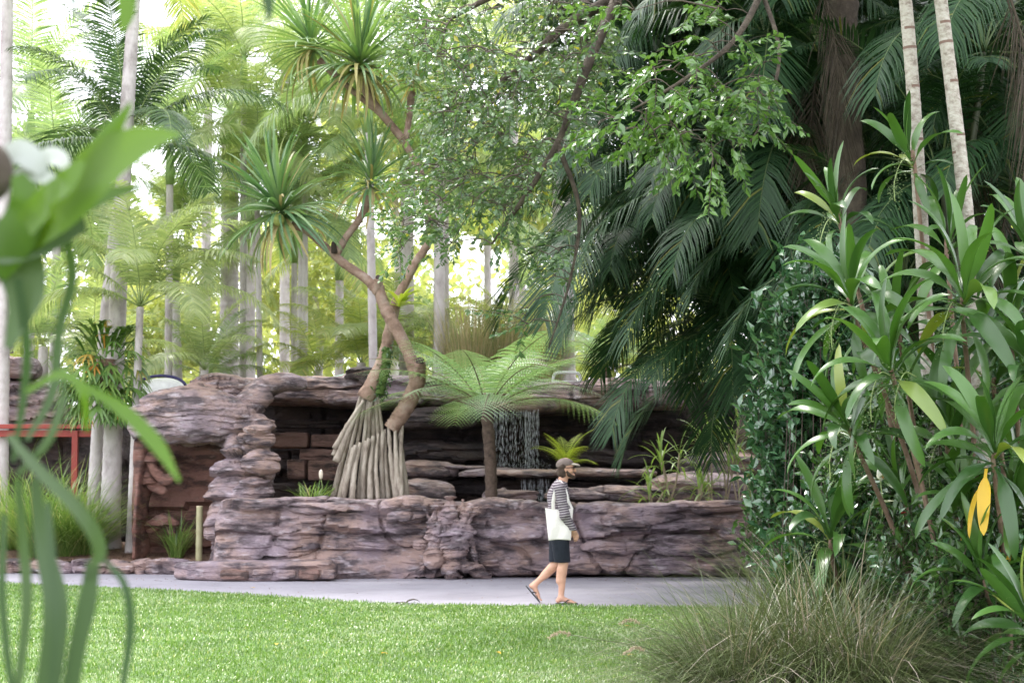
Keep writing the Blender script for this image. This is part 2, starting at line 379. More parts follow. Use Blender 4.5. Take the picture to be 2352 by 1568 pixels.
# the step / bench of rock in front of the wall
bench = thing('rock_bench', 'low flat topped rock ledge like a bench at the left end of the wall', 'rock ledge')
by = 25.0
rock('rock_body', bench, M['rock'], [at(418, 1300, by+.35).xy.to_3d()+Vector((0, 0, .12)), at(520, 1300, by).xy.to_3d()+Vector((0, 0, .125)), at(775, 1300, by).xy.to_3d()+Vector((0, 0, .125))], [.12, .155, .15, .15], [.3, .36, .36, .36], 170, 60, .07, seed=12.2, f1=5, f2=15, pw=6, endp=24, topamp=.25)
for k, (a_, b_) in enumerate(((505, 575), (578, 628), (632, 680), (684, 735), (738, 772))):
    rock('rock_block', bench, M['rock_brown'] if k in (0, 3) else M['rock'], [at(a_, 1318, by-.34), at(b_, 1318, by-.34)], .075, .06, 24, 28, .05, seed=k*2.9, f1=6, f2=18, pw=5, endp=9)

# kerb of small stones along the mulch bed
kerb = thing('rock_kerb', 'row of low grey brown stones edging the mulch bed on the left', 'kerb')
kx = [-190, -70, 10, 55, 165, 215, 305, 335, 440]
for k in range(len(kx)-1):
    y = 26.75-.05*k; a_, b_ = onground(kx[k]+3, 1310).x*y/26.8, onground(kx[k+1]+4, 1310).x*y/26.8
    a_, b_ = at(kx[k]+2, 1300, y).x, at(kx[k+1]+3, 1300, y-.05).x
    rock('kerb_stone', kerb, M['rock'], [(a_-.03, y, .07), ((a_+b_)/2, y+.05*(-1)**k, .09), (b_+.03, y-.05, .07)], [.10+.02*(k % 3), .125+.02*(k % 2), .09+.03*((k+1) % 3)], .16, 44, 36, .14, seed=k*4.1, f1=7, f2=20, pw=3.5, endp=7)

# mulch bed
mulchV, mulchQ = grid_sheet(-11.5, -3.6, 60, 26.75, 31.2, 36, lambda x, y: .14+.12*sstep(26.8, 29, y)+.05*fbm(np.stack([x*1.5, y*1.5, x*0], -1), 3))
tag(obj('mulch_bed', mesh_np('mulch_bed', mulchV, mulchQ, mats=[M['mulch']])), 'reddish brown mulch bed behind the stone kerb', kind='structure')
n = 9000; p = np.stack([rng.uniform(-11, -3.9, n), rng.uniform(26.85, 30, n), np.zeros(n)], -1)
p[:, 2] = .15+.12*sstep(26.8, 29, p[:, 1])+.05*fbm(np.stack([p[:, 0]*1.5, p[:, 1]*1.5, p[:, 0]*0], -1), 3)
V, T = blades(p, rng.uniform(0, 6.28, n), rng.uniform(1.1, 1.6, n), rng.uniform(.05, .16, n), rng.uniform(.004, .012, n))
M['chips'] = leafmat('bark_chips', (.12, .065, .045), (.34, .22, .16), .05, (1, 1, 1), .9, .2)
tag(obj('leaf_litter', mesh_np('leaf_litter', V, None, T, [M['chips']])), 'bark chips and dry litter on the mulch bed', kind='stuff')

# left arch with its hollow
arch = thing('rock_arch', 'big layered rock arch with a red hollow, left of the waterfall cave', 'rock formation')
ay = 27.3
rock('rock_pillar', arch, M['rock'], [at(560, 1330, ay-.75), at(540, 1200, ay-.75), at(548, 1110, ay-.6), at(575, 1050, ay-.35), at(560, 990, ay-.1), at(500, 955, ay)], [.52, .45, .40, .38, .42, .42], [.5, .46, .42, .42, .48, .5], 180, 100, .24, up=(-1, 0, .05), seed=5.5, wt=(.8, .13, .06), f1=2.8, f2=11, pw=3.2, endp=26, lump=.15, topamp=1)
rock('rock_lintel', arch, M['rock'], [at(590, 1000, ay), at(520, 962, ay-.1), at(440, 950, ay-.15), at(370, 965, ay-.1), at(325, 1000, ay)], [.26, .42, .5, .46, .3], [.5, .65, .7, .65, .5], 180, 120, .26, seed=8.2, f1=3.4, f2=11, wt=(.8, .12, .05), pw=2.8, endp=9, lump=.2)
rock('rock_top', arch, M['rock'], [at(600, 915, ay+.6), at(500, 892, ay+.7), at(440, 915, ay+.6), at(345, 968, ay+.5)], [.22, .26, .22, .12], .7, 120, 70, .14, seed=18.2, f1=6, f2=17, pw=3, endp=8, lump=.1)
rock('rock_flank', arch, M['rock_red'], [at(318, 1290, ay), at(322, 1150, ay-.05), at(330, 1040, ay), at(350, 980, ay)], [.10, .13, .2, .2], [.4, .45, .5, .5], 110, 80, .05, up=(-1, 0, .05), seed=4.4, f1=1.3, f2=5, pw=3, endp=20, lump=.5, wt=(.5, .15, .05), topamp=1)
rock('rock_hollow', arch, M['rock_red'], [at(300, 1150, ay+.75), at(400, 1150, ay+.95), at(540, 1150, ay+.75)], .95, .3, 110, 80, .22, seed=21, f1=3, f2=9, pw=5, endp=20, lump=.2)
for q, (pts, r) in enumerate((([(345, 1035), (352, 1075), (380, 1100), (405, 1085)], .11), ([(330, 1060), (345, 1110), (385, 1128)], .09), ([(395, 1040), (380, 1065), (362, 1080)], .08), ([(335, 1220), (380, 1195), (400, 1230)], .12))):
    rock('rock_fold', arch, M['rock_red'], [at(x, y, ay-.25+.12*q) for x, y in pts], [r*.6, r, r*.7, r*.9], r, 60, 40, .1, up=(0, -1, 0), seed=q*3+1, f1=3, f2=9, pw=2.4, endp=6, lump=.06)
for q, (px, py, sx, r) in enumerate(((582, 1128, 44, .2), (594, 1062, 34, .21), (586, 1006, 40, .17), (512, 1222, 34, .2))):
    rock('rock_ledge', arch, M['rock'], [at(px-sx, py+6, ay-.9), at(px, py-3, ay-.98), at(px+sx, py+4, ay-.8)], [r*.6, r, r*.75], r*1.5, 80, 70, .18, seed=q*2.2+30, f1=3.6, f2=13, pw=2.6, endp=4, lump=.15)

# roof of the cave with its curling lip
roof = thing('rock_overhang', 'wide rock slab roofing the dark waterfall cave, with a curled lip', 'rock overhang')
oy = 30.2
rock('rock_slab', roof, M['rock'], [at(560, 905, oy), at(700, 902, oy), at(950, 905, oy), at(1200, 915, oy), at(1420, 910, oy), at(1560, 915, oy+.3)], [.2, .27, .28, .27, .27, .25], [1.3, 1.5, 1.5, 1.5, 1.5, 1.5], 300, 110, .17, seed=41, f1=4, f2=13, pw=6, endp=24)
for k, (a_, b_, c_, d_) in enumerate(((440, 620, 866, 890), (600, 760, 864, 884), (690, 835, 868, 895), (740, 980, 896, 932), (900, 1100, 935, 985), (1080, 1290, 905, 950), (1330, 1480, 868, 915))):
    yf = oy-1.38+(.5 if k < 3 else 0); zc = at(0, (c_+d_)/2, yf).z; h = (d_-c_)/ppm(yf)/2
    rock('rock_ledge', roof, M['rock'] if k != 4 else M['rock_wet'], [at(a_, (c_+d_)/2+3, yf+.1), at((a_+b_)/2, (c_+d_)/2-2, yf), at(b_, (c_+d_)/2, yf+.1)], h, .35, 90, 50, .11, seed=k*6.1+2, f1=6, f2=17, pw=3.4, endp=7)
rock('rock_lip', roof, M['rock'], [at(702, 886, 27.7), at(655, 878, 27.55), at(606, 892, 27.5), at(575, 925, 27.4), at(562, 966, 27.5)], [.13, .15, .2, .24, .1], [.34, .42, .46, .4, .2], 160, 80, .035, seed=52, f1=6, f2=16, pw=2.8, endp=7, lump=.05)
rock('rock_spur', roof, M['rock_wet'], [at(790, 868, 28.9), at(835, 860, 28.6), at(850, 890, 28.5), at(852, 960, 28.6)], [.06, .13, .12, .08], [.12, .22, .2, .12], 70, 40, .1, seed=61, f1=5, f2=14, pw=2.6, endp=6)

# cave interior
cave = thing('rock_cave', 'dark back wall of the cave with reddish brown square rock beams', 'rock cave')
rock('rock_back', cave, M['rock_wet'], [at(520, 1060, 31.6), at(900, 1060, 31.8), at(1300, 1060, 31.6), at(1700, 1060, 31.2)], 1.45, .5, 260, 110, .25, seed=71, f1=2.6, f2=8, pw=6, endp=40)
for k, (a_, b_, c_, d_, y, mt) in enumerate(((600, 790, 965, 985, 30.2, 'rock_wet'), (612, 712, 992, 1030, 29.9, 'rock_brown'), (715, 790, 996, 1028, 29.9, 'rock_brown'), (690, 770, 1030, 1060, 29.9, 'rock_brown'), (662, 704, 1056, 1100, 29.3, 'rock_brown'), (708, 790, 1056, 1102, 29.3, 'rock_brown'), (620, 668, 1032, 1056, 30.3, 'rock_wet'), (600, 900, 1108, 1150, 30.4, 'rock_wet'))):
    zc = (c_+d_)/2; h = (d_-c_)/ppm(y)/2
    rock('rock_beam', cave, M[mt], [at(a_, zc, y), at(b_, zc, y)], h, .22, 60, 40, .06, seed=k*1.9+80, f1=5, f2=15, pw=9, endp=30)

# stepped ledges beside the falls
tiers = thing('rock_cascade', 'stepped dark wet rock ledges under the waterfall behind the low wall', 'rock ledges')
for k, (a_, b_, c_, d_, y, hb, mt) in enumerate((
    (925, 1120, 1008, 1062, 29.6, .7, 'rock_wet'), (925, 1020, 1055, 1098, 28.6, .6, 'rock'), (928, 1015, 1098, 1150, 28.0, .5, 'rock'),
    (1000, 1110, 1066, 1080, 28.5, .5, 'rock'), (1060, 1290, 1078, 1096, 28.3, .7, 'rock'), (1240, 1500, 1072, 1100, 28.2, .7, 'rock'), (1020, 1190, 1096, 1138, 28.9, .5, 'rock_wet'),
    (1130, 1205, 1124, 1150, 27.2, .4, 'rock'), (1255, 1390, 1122, 1152, 27.4, .4, 'rock'), (1350, 1500, 1112, 1155, 27.6, .5, 'rock'), (1220, 1480, 1100, 1128, 28.9, .4, 'rock_wet'),
    (930, 1010, 1140, 1170, 27.0, .4, 'rock'), (1480, 1760, 1085, 1165, 27.9, .7, 'rock'), (1330, 1480, 1030, 1075, 29.4, .6, 'rock_wet'), (1560, 1760, 1040, 1100, 28.9, .6, 'rock'))):
    zc = (c_+d_)/2; h = (d_-c_)/ppm(y)/2
    rock('rock_ledge', tiers, M[mt], [at(a_, zc+3, y+.1), at((a_*2+b_)/3, zc-2, y), at((a_+2*b_)/3, zc+1, y-.04), at(b_, zc, y+.1)], [h*.8, h, h, h*.8], hb, max(40, int((b_-a_)/3.4)), 40, .12, seed=k*2.7+100, f1=6, f2=16, pw=3.4, endp=8)
# planter soil and pool behind the wall
V, Q = grid_sheet(at(560, 0, 26).x, at(1840, 0, 26).x, 60, 26.0, 27.1, 8, lambda x, y: .96+.05*fbm(np.stack([x*2, y*2, x*0], -1), 3))
tag(obj('planter_soil', mesh_np('planter_soil', V, Q, mats=[M['soil']])), 'dark soil strip behind the low wall', kind='structure')
m, nt, b, out = newmat('pool_water'); b.inputs['Base Color'].default_value = (.05, .05, .05, 1); b.inputs['Roughness'].default_value = .08
nz = N(nt, 'ShaderNodeTexNoise'); nz.inputs['Scale'].default_value = 9; bp = N(nt, 'ShaderNodeBump'); bp.inputs['Strength'].default_value = .35
nt.links.new(nz.outputs[0], bp.inputs['Height']); nt.links.new(bp.outputs[0], b.inputs['Normal']); M['water'] = m
V, Q = grid_sheet(at(600, 0, 28).x, at(1700, 0, 28).x, 3, 27.05, 31.2, 3, lambda x, y: x*0+.93)
tag(obj('pool_water', mesh_np('pool_water', V, Q, mats=[M['water']])), 'dark pool at the foot of the falls', kind='structure')
# falling water: strands of stretched drops
m, nt, b, out = newmat('falling_water'); b.inputs['Base Color'].default_value = (.85, .88, .95, 1); b.inputs['Roughness'].default_value = .12
b.inputs['Transmission Weight'].default_value = .35; b.inputs['IOR'].default_value = 1.33; M['fall'] = m
def falls(name, label, x0, x1, y0, y1, Y, n):
    t = thing(name, label, 'waterfall', at((x0+x1)/2, y1, Y)); o = t.location.copy()
    for k in range(n):
        mb = MB(); px = random.choice([random.uniform(x0, x1), random.gauss(x0+(x1-x0)*.25, (x1-x0)*.1), random.gauss(x0+(x1-x0)*.7, (x1-x0)*.1)])
        px = min(max(px, x0), x1); Yk = Y+random.uniform(-.18, .18); a_ = at(px, y0, Yk); b_ = at(px, y1+random.uniform(-6, 4), Yk)
        z = a_.z
        while z > b_.z or mb.n == 0:
            ln = random.uniform(.06, .3)/(1+1.1*(a_.z-z)); r = random.uniform(.002, .0048)
            x = a_.x+random.gauss(0, .008)
            mb.add([(x, Yk, z), (x-r, Yk, z-ln*.6), (x, Yk-r, z-ln*.6), (x+r, Yk, z-ln*.6), (x, Yk+r, z-ln*.6), (x, Yk, z-ln)], None,
                   [(0, 1, 2), (0, 2, 3), (0, 3, 4), (0, 4, 1), (5, 2, 1), (5, 3, 2), (5, 4, 3), (5, 1, 4)])
            z -= ln*.9+random.uniform(.0, .12)*max(0, a_.z-z-.1)
        mb.V = [v-np.array(o) for v in mb.V]; obj('strand', mb.mesh('strand', [M['fall']]), t)
def spray(x0, x1, y, Y, n):
    p = np.stack([np.zeros(n), rng.normal(Y, .16, n), np.zeros(n)], -1); V = []; T = []
    for k in range(n):
        c = np.array(at(random.uniform(x0, x1), y, p[k, 1])); c[2] += abs(random.gauss(0, .09)); r = random.uniform(.002, .006)
        V += [tuple(c+r*np.array(q)) for q in ((1, 0, -.6), (-1, 0, -.6), (0, 1, -.6), (0, 0, 1.))]; b = 4*k; T += [(b, b+1, b+3), (b+1, b+2, b+3), (b+2, b, b+3), (b, b+2, b+1)]
    return V, T
V1, T1_ = spray(1125, 1265, 1078, 28.5, 420); V2, T2_ = spray(1190, 1268, 1150, 27.8, 300)
tag(obj('spray', mesh_np('spray', V1+V2, None, T1_+[tuple(q+len(V1) for q in t) for t in T2_], [M['fall']])), 'white droplets splashing where the falls land', kind='stuff')
falls('waterfall', 'thin curtain of water falling from the overhang behind the tree fern', 1134, 1248, 938, 1078, 28.6, 75)
falls('waterfall', 'short lower cascade dropping into the pool beside the walking man', 1196, 1262, 1098, 1150, 27.9, 60)
# ------------------------------------------------------------------ plant builders
def ribbon(mb, P, W, side, fold=.25, m=0, up=None):
    """leaf blade: edge / rib / edge along the curve P, folded into a shallow V"""
    P = np.asarray(P, float); k = len(P); W = np.asarray(W, float)
    tg = np.gradient(P, axis=0); tg /= np.linalg.norm(tg, axis=1)[:, None]+1e-9
    side = np.broadcast_to(np.asarray(side, float), (k, 3)); s = side - tg*(side*tg).sum(1)[:, None]
    s /= np.linalg.norm(s, axis=1)[:, None]+1e-9
    nn = np.cross(tg, s); sg = np.sign(nn[:, 2].sum()) or 1; nn = nn*sg
    Lp = P - s*W[:, None] + nn*(W*fold)[:, None]; Rp = P + s*W[:, None] + nn*(W*fold)[:, None]
    V = np.stack([Lp, P, Rp], 1).reshape(-1, 3); i = np.arange(k-1)*3
    mb.add(V, np.concatenate([np.stack([i, i+1, i+4, i+3], -1), np.stack([i+1, i+2, i+5, i+4], -1)]), None, m)

def arc(L, e0, e1, n=24, p=1.0, yaw=0.0):
    """curve of length L in the xz plane whose elevation goes from e0 to e1 (degrees)"""
    t = np.linspace(0, 1, n); e = np.radians(e0+(e1-e0)*t**p); ds = L/(n-1)
    x = np.concatenate([[0], np.cumsum(np.cos(e[:-1])*ds)]); z = np.concatenate([[0], np.cumsum(np.sin(e[:-1])*ds)])
    y = np.radians(yaw)*x*x/L*.5
    return np.stack([x, y, z], -1)

def frond_mesh(name, mats, L=2.4, e0=50, e1=-40, pairs=55, ll=.5, lw=.018, droop=.5, fwd=.55, petiole=.18, p=1.2, vee=.25, jit=.08, rr=.014, segs=3, seed=0, miss=.03):
    rg = np.random.default_rng(seed); mb = MB(); n = 40
    C = arc(L, e0, e1, n, p, rg.uniform(-25, 25)); tg = np.gradient(C, axis=0); tg /= np.linalg.norm(tg, axis=1)[:, None]
    mb.tube(C[::2], np.linspace(rr, rr*.2, n//2), 4, 1)
    ts = np.repeat(np.linspace(petiole, .995, pairs), 2); sd = np.tile([1., -1.], pairs); k = len(ts)
    keep = rg.random(k) > miss; ts = ts[keep]; sd = sd[keep]; k = len(ts)
    ti = ts*(n-1); B = np.stack([np.interp(ti, np.arange(n), C[:, a]) for a in range(3)], -1)
    Tn = np.stack([np.interp(ti, np.arange(n), tg[:, a]) for a in range(3)], -1)
    S = np.stack([0*sd, sd, 0*sd], -1); S = S - Tn*(S*Tn).sum(1)[:, None]; S /= np.linalg.norm(S, axis=1)[:, None]
    Up = np.cross(Tn, S)*sd[:, None]; 
    u = (ts-petiole)/(1-petiole); ln = ll*(.35+.65*np.sin(np.clip(u*.93+.1, 0, 1)*math.pi)**.6)*rg.uniform(.85, 1.12, k)
    f = fwd*(.6+.9*u)[:, None] + jit*rg.standard_normal((k, 1))
    D = S + Tn*f + Up*(vee + jit*rg.standard_normal((k, 1))); D /= np.linalg.norm(D, axis=1)[:, None]
    wv = Tn - D*(Tn*D).sum(1)[:, None]; wv /= np.linalg.norm(wv, axis=1)[:, None]
    rows = []
    for a in np.linspace(0, 1, segs+1):
        P = B + D*(ln*a)[:, None]; P = P - np.array([0, 0, 1.])*(ln*droop*a**2*rg.uniform(.8, 1.2))[:, None]
        rows.append((P, lw*(.75+.5*math.sin(a*2.6))*(1-a**3)))
    V = []; 
    for P, w in rows[:-1]: V += [P-wv*w, P+wv*w]
    V.append(rows[-1][0]); V = np.stack(V, 1); c = V.shape[1]; b = np.arange(k)*c; Q = []
    for a in range(segs-1): Q.append(np.stack([b+2*a, b+2*a+1, b+2*a+3, b+2*a+2], -1))
    mb.add(V.reshape(-1, 3), np.concatenate(Q), np.stack([b+2*segs-2, b+2*segs-1, b+2*segs], -1), 0)
    return mb.mesh(name, mats)

def strap_mesh(name, mats, L=.6, W=.05, e0=60, e1=-20, p=1.3, pet=.12, fold=.25, n=13, yaw=0, tip=.55, wave=0.0, seed=0):
    """one long strap-shaped leaf with a short stalk"""
    mb = MB(); C = arc(L, e0, e1, n, p, yaw); t = np.linspace(0, 1, n)
    w = W*np.where(t < pet, .22, np.minimum(1, .25+1.1*((t-pet)/(1-pet)/.35)**.8))*np.where(t > tip, np.sqrt(np.maximum(1-((t-tip)/(1-tip))**1.6, 0)), 1)+.0012
    sd = np.stack([0.15*np.sin(t*5+seed)*wave, np.ones(n), .5*np.sin(t*6+seed)*wave], -1)
    ribbon(mb, C, w, sd, fold)
    return mb.mesh(name, mats)

def trunk_mesh(name, mat, P, r0, r1, n=12, ring=.14, ringamp=.05, k=None, bulge=0):
    P = np.asarray([tuple(p) for p in P], float); L = np.linalg.norm(np.diff(P, axis=0), axis=1).sum()
    k = k or max(12, int(L/ring*4)); C = spline(P, k); t = np.linspace(0, 1, k)
    ph = (t*L/ring) % 1
    r = (r0+(r1-r0)*t)*(1+ringamp*np.where(ph < .25, 1, .0)) + bulge*np.exp(-t*L/.35)
    mb = MB(); mb.tube(C, r, n); return mb.mesh(name, [mat])

def barkmat(name, cols, scale=3, ring=None, bump=.5, stretch=(1, 1, 1)):
    m = noisemat(name, cols, scale, .85, bump, 34, stretch)
    return m
M['palm_grey'] = barkmat('palm_bark', [(.28, .24, .24), (.52, .47, .47), (.64, .60, .60)], 3.5, stretch=(1, 1, .5))
M['palm_pale'] = barkmat('pale_palm_bark', [(.15, .115, .09), (.35, .32, .275), (.44, .42, .37)], 16, stretch=(1, 1, 1.6))
M['scar'] = plain('leaf_scar', (.15, .095, .075), .9)
M['bark_dark'] = barkmat('dark_bark', [(.028, .022, .018), (.07, .055, .042), (.13, .11, .08)], 7)
M['bark_brown'] = barkmat('brown_bark', [(.10, .065, .045), (.19, .125, .09), (.26, .19, .15)], 8)
M['twig'] = barkmat('twig_bark', [(.06, .045, .04), (.14, .11, .09)], 9, bump=.2)
M['shaft'] = plain('crownshaft_green', (.22, .34, .10), .4)
M['stalk'] = plain('frond_stalk', (.26, .34, .12), .45)
M['stalk_dk'] = plain('frond_stalk_dark', (.12, .17, .06), .45)
M['king1'] = leafmat('palm_leaflets_bright', (.22, .31, .10), (.42, .48, .18), .5, (1.5, 1.45, .7), .34, .6, (.50, .48, .20), .92)  # sunlit, overexposed wash put into the leaf colour, lighter than real leaves
M['king2'] = leafmat('palm_leaflets_bluish', (.18, .27, .13), (.34, .43, .23), .46, (1.4, 1.45, .8), .32, .6)
M['king3'] = leafmat('palm_leaflets_pale', (.25, .33, .15), (.45, .50, .26), .48, (1.35, 1.4, .8), .3, .7)
M['king4'] = leafmat('palm_leaflets_backlit', (.035, .075, .035), (.09, .16, .06), .3, (1.4, 1.5, .7), .35, .5)  # dark backlit silhouette put into the colour of the same fronds
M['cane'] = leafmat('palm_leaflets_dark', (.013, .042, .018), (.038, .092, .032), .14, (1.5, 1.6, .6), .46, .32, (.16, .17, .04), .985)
M['dead'] = leafmat('palm_leaflets_dead', (.034, .028, .02), (.095, .076, .056), .1, (1, 1, 1), .9, .2)
M['cordy'] = leafmat('strap_leaf_glossy', (.024, .07, .014), (.07, .16, .03), .17, (1.5, 1.6, .5), .30, .6, (.20, .25, .05), .95, obj_random=True)
M['cordy_yellow'] = leafmat('strap_leaf_yellow', (.60, .36, .03), (.72, .47, .05), .3, (1.2, 1.1, .5), .4, .4, obj_random=True)
M['pand'] = leafmat('screw_pine_leaf', (.085, .18, .085), (.21, .32, .15), .3, (1.4, 1.5, .7), .32, .6, (.36, .36, .12), .97, obj_random=True)
M['pand_old'] = leafmat('screw_pine_dry_leaf', (.30, .27, .10), (.46, .38, .20), .25, (1.2, 1.1, .8), .6, .3, obj_random=True)
M['tree1'] = leafmat('tree_leaf_small', (.06, .12, .055), (.17, .26, .125), .28, (1.5, 1.6, .6), .24, .8, (.42, .38, .06), .982)
M['tree2'] = leafmat('tree_leaf_bright', (.06, .14, .035), (.16, .28, .085), .28, (1.5, 1.6, .6), .22, .9, obj_random=True)
M['shrub'] = leafmat('shrub_leaf_glossy', (.03, .09, .04), (.08, .165, .075), .12, (1.4, 1.6, .6), .17, 1.0)
M['shrub2'] = leafmat('shrub_leaf_mid', (.03, .08, .025), (.075, .15, .04), .2, (1.4, 1.6, .6), .25, .7)
M['wood'] = leafmat('far_wood_leaves', (.28, .36, .15), (.50, .54, .26), .5, (1.5, 1.4, .7), .45, .4)  # sunlit glow put into the leaf colour, above a real leaf's tone
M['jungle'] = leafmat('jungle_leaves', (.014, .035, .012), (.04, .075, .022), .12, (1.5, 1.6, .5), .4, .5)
M['fern'] = leafmat('tree_fern_leaf', (.21, .35, .19), (.36, .48, .30), .35, (1.4, 1.5, .7), .4, .4)
M['fern_y'] = leafmat('yellow_fern_leaf', (.30, .42, .05), (.48, .55, .09), .35, (1.3, 1.3, .6), .4, .4)
M['elk'] = leafmat('elkhorn_leaf', (.05, .13, .02), (.16, .26, .06), .22, (1.4, 1.5, .6), .4, .5, (.55, .26, .06), .96, obj_random=True)
M['stag'] = leafmat('staghorn_leaf', (.05, .115, .008), (.10, .185, .015), .35, (1.5, 1.5, .4), .4, .45, obj_random=True)
M['stag_old'] = leafmat('staghorn_dull', (.03, .065, .022), (.06, .10, .04), .2, (1.3, 1.4, .7), .5, .4, obj_random=True)
M['strap_g'] = leafmat('mat_rush_blade', (.10, .20, .04), (.28, .38, .12), .3, (1.4, 1.5, .7), .35, .6, (.5, .46, .25), .9)
M['fount'] = leafmat('fountain_grass_blade', (.045, .075, .022), (.135, .165, .07), .15, (1.3, 1.2, .8), .32, .6, (.40, .34, .30), .86)
M['reed'] = leafmat('dry_reed', (.42, .36, .20), (.62, .54, .36), .42, (1.1, 1.1, .85), .6, .3, (.28, .34, .14), .7)
M['seed'] = leafmat('seed_head', (.36, .29, .21), (.50, .42, .32), .25, (1.1, 1, .9), .9, .1)
M['berry'] = plain('green_berries', (.11, .17, .05), .35)
M['root'] = noisemat('prop_root', [(.13, .10, .08), (.34, .29, .24), (.46, .41, .35)], 8, .85, .8, 26, stretch=(1, 1, .35))
M['pbark'] = noisemat('screw_pine_bark', [(.12, .075, .055), (.27, .18, .135), (.36, .28, .23)], 5, .85, .5, 30)
M['moss'] = noisemat('moss', [(.05, .08, .02), (.10, .16, .04)], 9, .95, .7, 60)
M['cut'] = plain('cut_wood', (.05, .035, .03), .9)

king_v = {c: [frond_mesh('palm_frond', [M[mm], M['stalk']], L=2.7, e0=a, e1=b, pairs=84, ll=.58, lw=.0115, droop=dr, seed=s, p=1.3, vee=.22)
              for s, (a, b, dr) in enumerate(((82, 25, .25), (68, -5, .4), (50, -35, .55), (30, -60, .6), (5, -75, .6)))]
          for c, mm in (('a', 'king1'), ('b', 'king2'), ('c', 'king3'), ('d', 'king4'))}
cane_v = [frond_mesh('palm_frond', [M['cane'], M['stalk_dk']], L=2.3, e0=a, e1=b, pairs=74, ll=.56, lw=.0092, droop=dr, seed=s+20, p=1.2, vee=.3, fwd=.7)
          for s, (a, b, dr) in enumerate(((78, 5, .3), (65, -30, .5), (50, -60, .65), (25, -80, .7), (0, -85, .7), (40, -75, .8)))]
dead_v = [frond_mesh('dead_frond', [M['dead'], M['dead']], L=1.9, e0=a, e1=b, pairs=46, ll=.62, lw=.0048, droop=dr, seed=s+40, fwd=2.0, vee=.0, jit=.2, p=.5) for s, (a, b, dr) in enumerate(((-40, -88, .5), (-60, -92, .35)))]

def crown(t, center, n, variants, s=1.0, phi0=0, spread=(0, 1), name='frond', jit=.25, skip=None):
    for k in range(n):
        u = spread[0]+(spread[1]-spread[0])*(k+.5)/n
        phi = phi0 + k*2.39996 + random.uniform(-jit, jit)
        v = variants[min(len(variants)-1, max(0, int(u*len(variants)+random.uniform(-.3, .3))))]
        if skip and skip(phi % 6.2832): continue
        sc = s*random.uniform(.85, 1.12)
        put(name, v, t, Matrix.Translation(center) @ Matrix.Rotation(phi, 4, 'Z') @ Matrix.Rotation(random.uniform(-.12, .12), 4, 'X') @ Matrix.Scale(sc, 4))

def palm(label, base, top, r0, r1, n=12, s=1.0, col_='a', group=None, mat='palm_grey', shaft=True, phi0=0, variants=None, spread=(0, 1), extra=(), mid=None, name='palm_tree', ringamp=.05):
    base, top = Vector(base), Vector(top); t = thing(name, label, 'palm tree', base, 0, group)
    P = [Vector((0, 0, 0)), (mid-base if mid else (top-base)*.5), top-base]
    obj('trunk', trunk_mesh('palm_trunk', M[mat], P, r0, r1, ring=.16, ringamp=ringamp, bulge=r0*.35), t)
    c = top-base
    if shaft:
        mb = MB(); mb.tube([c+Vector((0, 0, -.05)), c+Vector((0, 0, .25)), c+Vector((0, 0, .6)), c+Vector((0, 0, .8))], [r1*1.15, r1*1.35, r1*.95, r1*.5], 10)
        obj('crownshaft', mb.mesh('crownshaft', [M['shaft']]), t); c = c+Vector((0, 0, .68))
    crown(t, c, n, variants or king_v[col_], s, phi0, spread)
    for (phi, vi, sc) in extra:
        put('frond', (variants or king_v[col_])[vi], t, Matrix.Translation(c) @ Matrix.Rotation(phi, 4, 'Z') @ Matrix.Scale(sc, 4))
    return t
def foot(px, Y): 
    x = at(px, 800, Y).x; return Vector((x, Y, float(terrain(x, Y))-.05))

# ------------------------------------------------------------------ far wood and trees beyond the rockwork
def leafcloud(n, rad, size, seed, flat=.8, shell=.45):
    rg = np.random.default_rng(seed); d = rg.standard_normal((n, 3)); d /= np.linalg.norm(d, axis=1)[:, None]
    lump = .7+.6*fbm(d*1.7+seed, 3)
    r = (shell+(1-shell)*rg.random(n)**.6)*lump; P = d*r[:, None]*np.array([1, 1, flat])*rad
    return leaves_at(P, rg, size)
def leaves_at(P, rg, size, dirs=None, wide=.45, hang=.35, var=.35):
    """many small folded leaves"""
    n = len(P)
    if dirs is None: dirs = rg.standard_normal((n, 3))
    D = dirs + np.array([0, 0, -hang]); D /= np.linalg.norm(D, axis=1)[:, None]
    S = np.cross(D, rg.standard_normal((n, 3))*.6+np.array([0, 0, 1.])); S /= np.linalg.norm(S, axis=1)[:, None]+1e-9
    U = np.cross(S, D); L = size*rg.uniform(1-var, 1+var, n)[:, None]; W = L*wide*.5
    m = P + D*L*.5
    V = np.stack([P, m-S*W+U*W*.3, m, m+S*W+U*W*.3, P+D*L-U*L*.08], 1).reshape(-1, 3); b = np.arange(n)*5
    T = np.concatenate([np.stack([b, b+1, b+2], -1), np.stack([b, b+2, b+3], -1), np.stack([b+2, b+1, b+4], -1), np.stack([b+3, b+2, b+4], -1)])
    return V, T
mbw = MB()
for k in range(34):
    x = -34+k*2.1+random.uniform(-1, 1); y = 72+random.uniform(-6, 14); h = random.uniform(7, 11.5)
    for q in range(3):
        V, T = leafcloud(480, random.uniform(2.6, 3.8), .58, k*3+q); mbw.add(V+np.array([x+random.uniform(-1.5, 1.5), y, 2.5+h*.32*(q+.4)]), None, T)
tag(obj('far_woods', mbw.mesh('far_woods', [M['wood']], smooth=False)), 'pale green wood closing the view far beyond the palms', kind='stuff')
bush_me = []
for q in range(4):
    V, T = leafcloud(2600, 1.0, .16, 70+q, .85); bush_me.append(mesh_np('bush_crown', V, None, T, [M['wood'] if q % 2 else M['king2']], smooth=False))
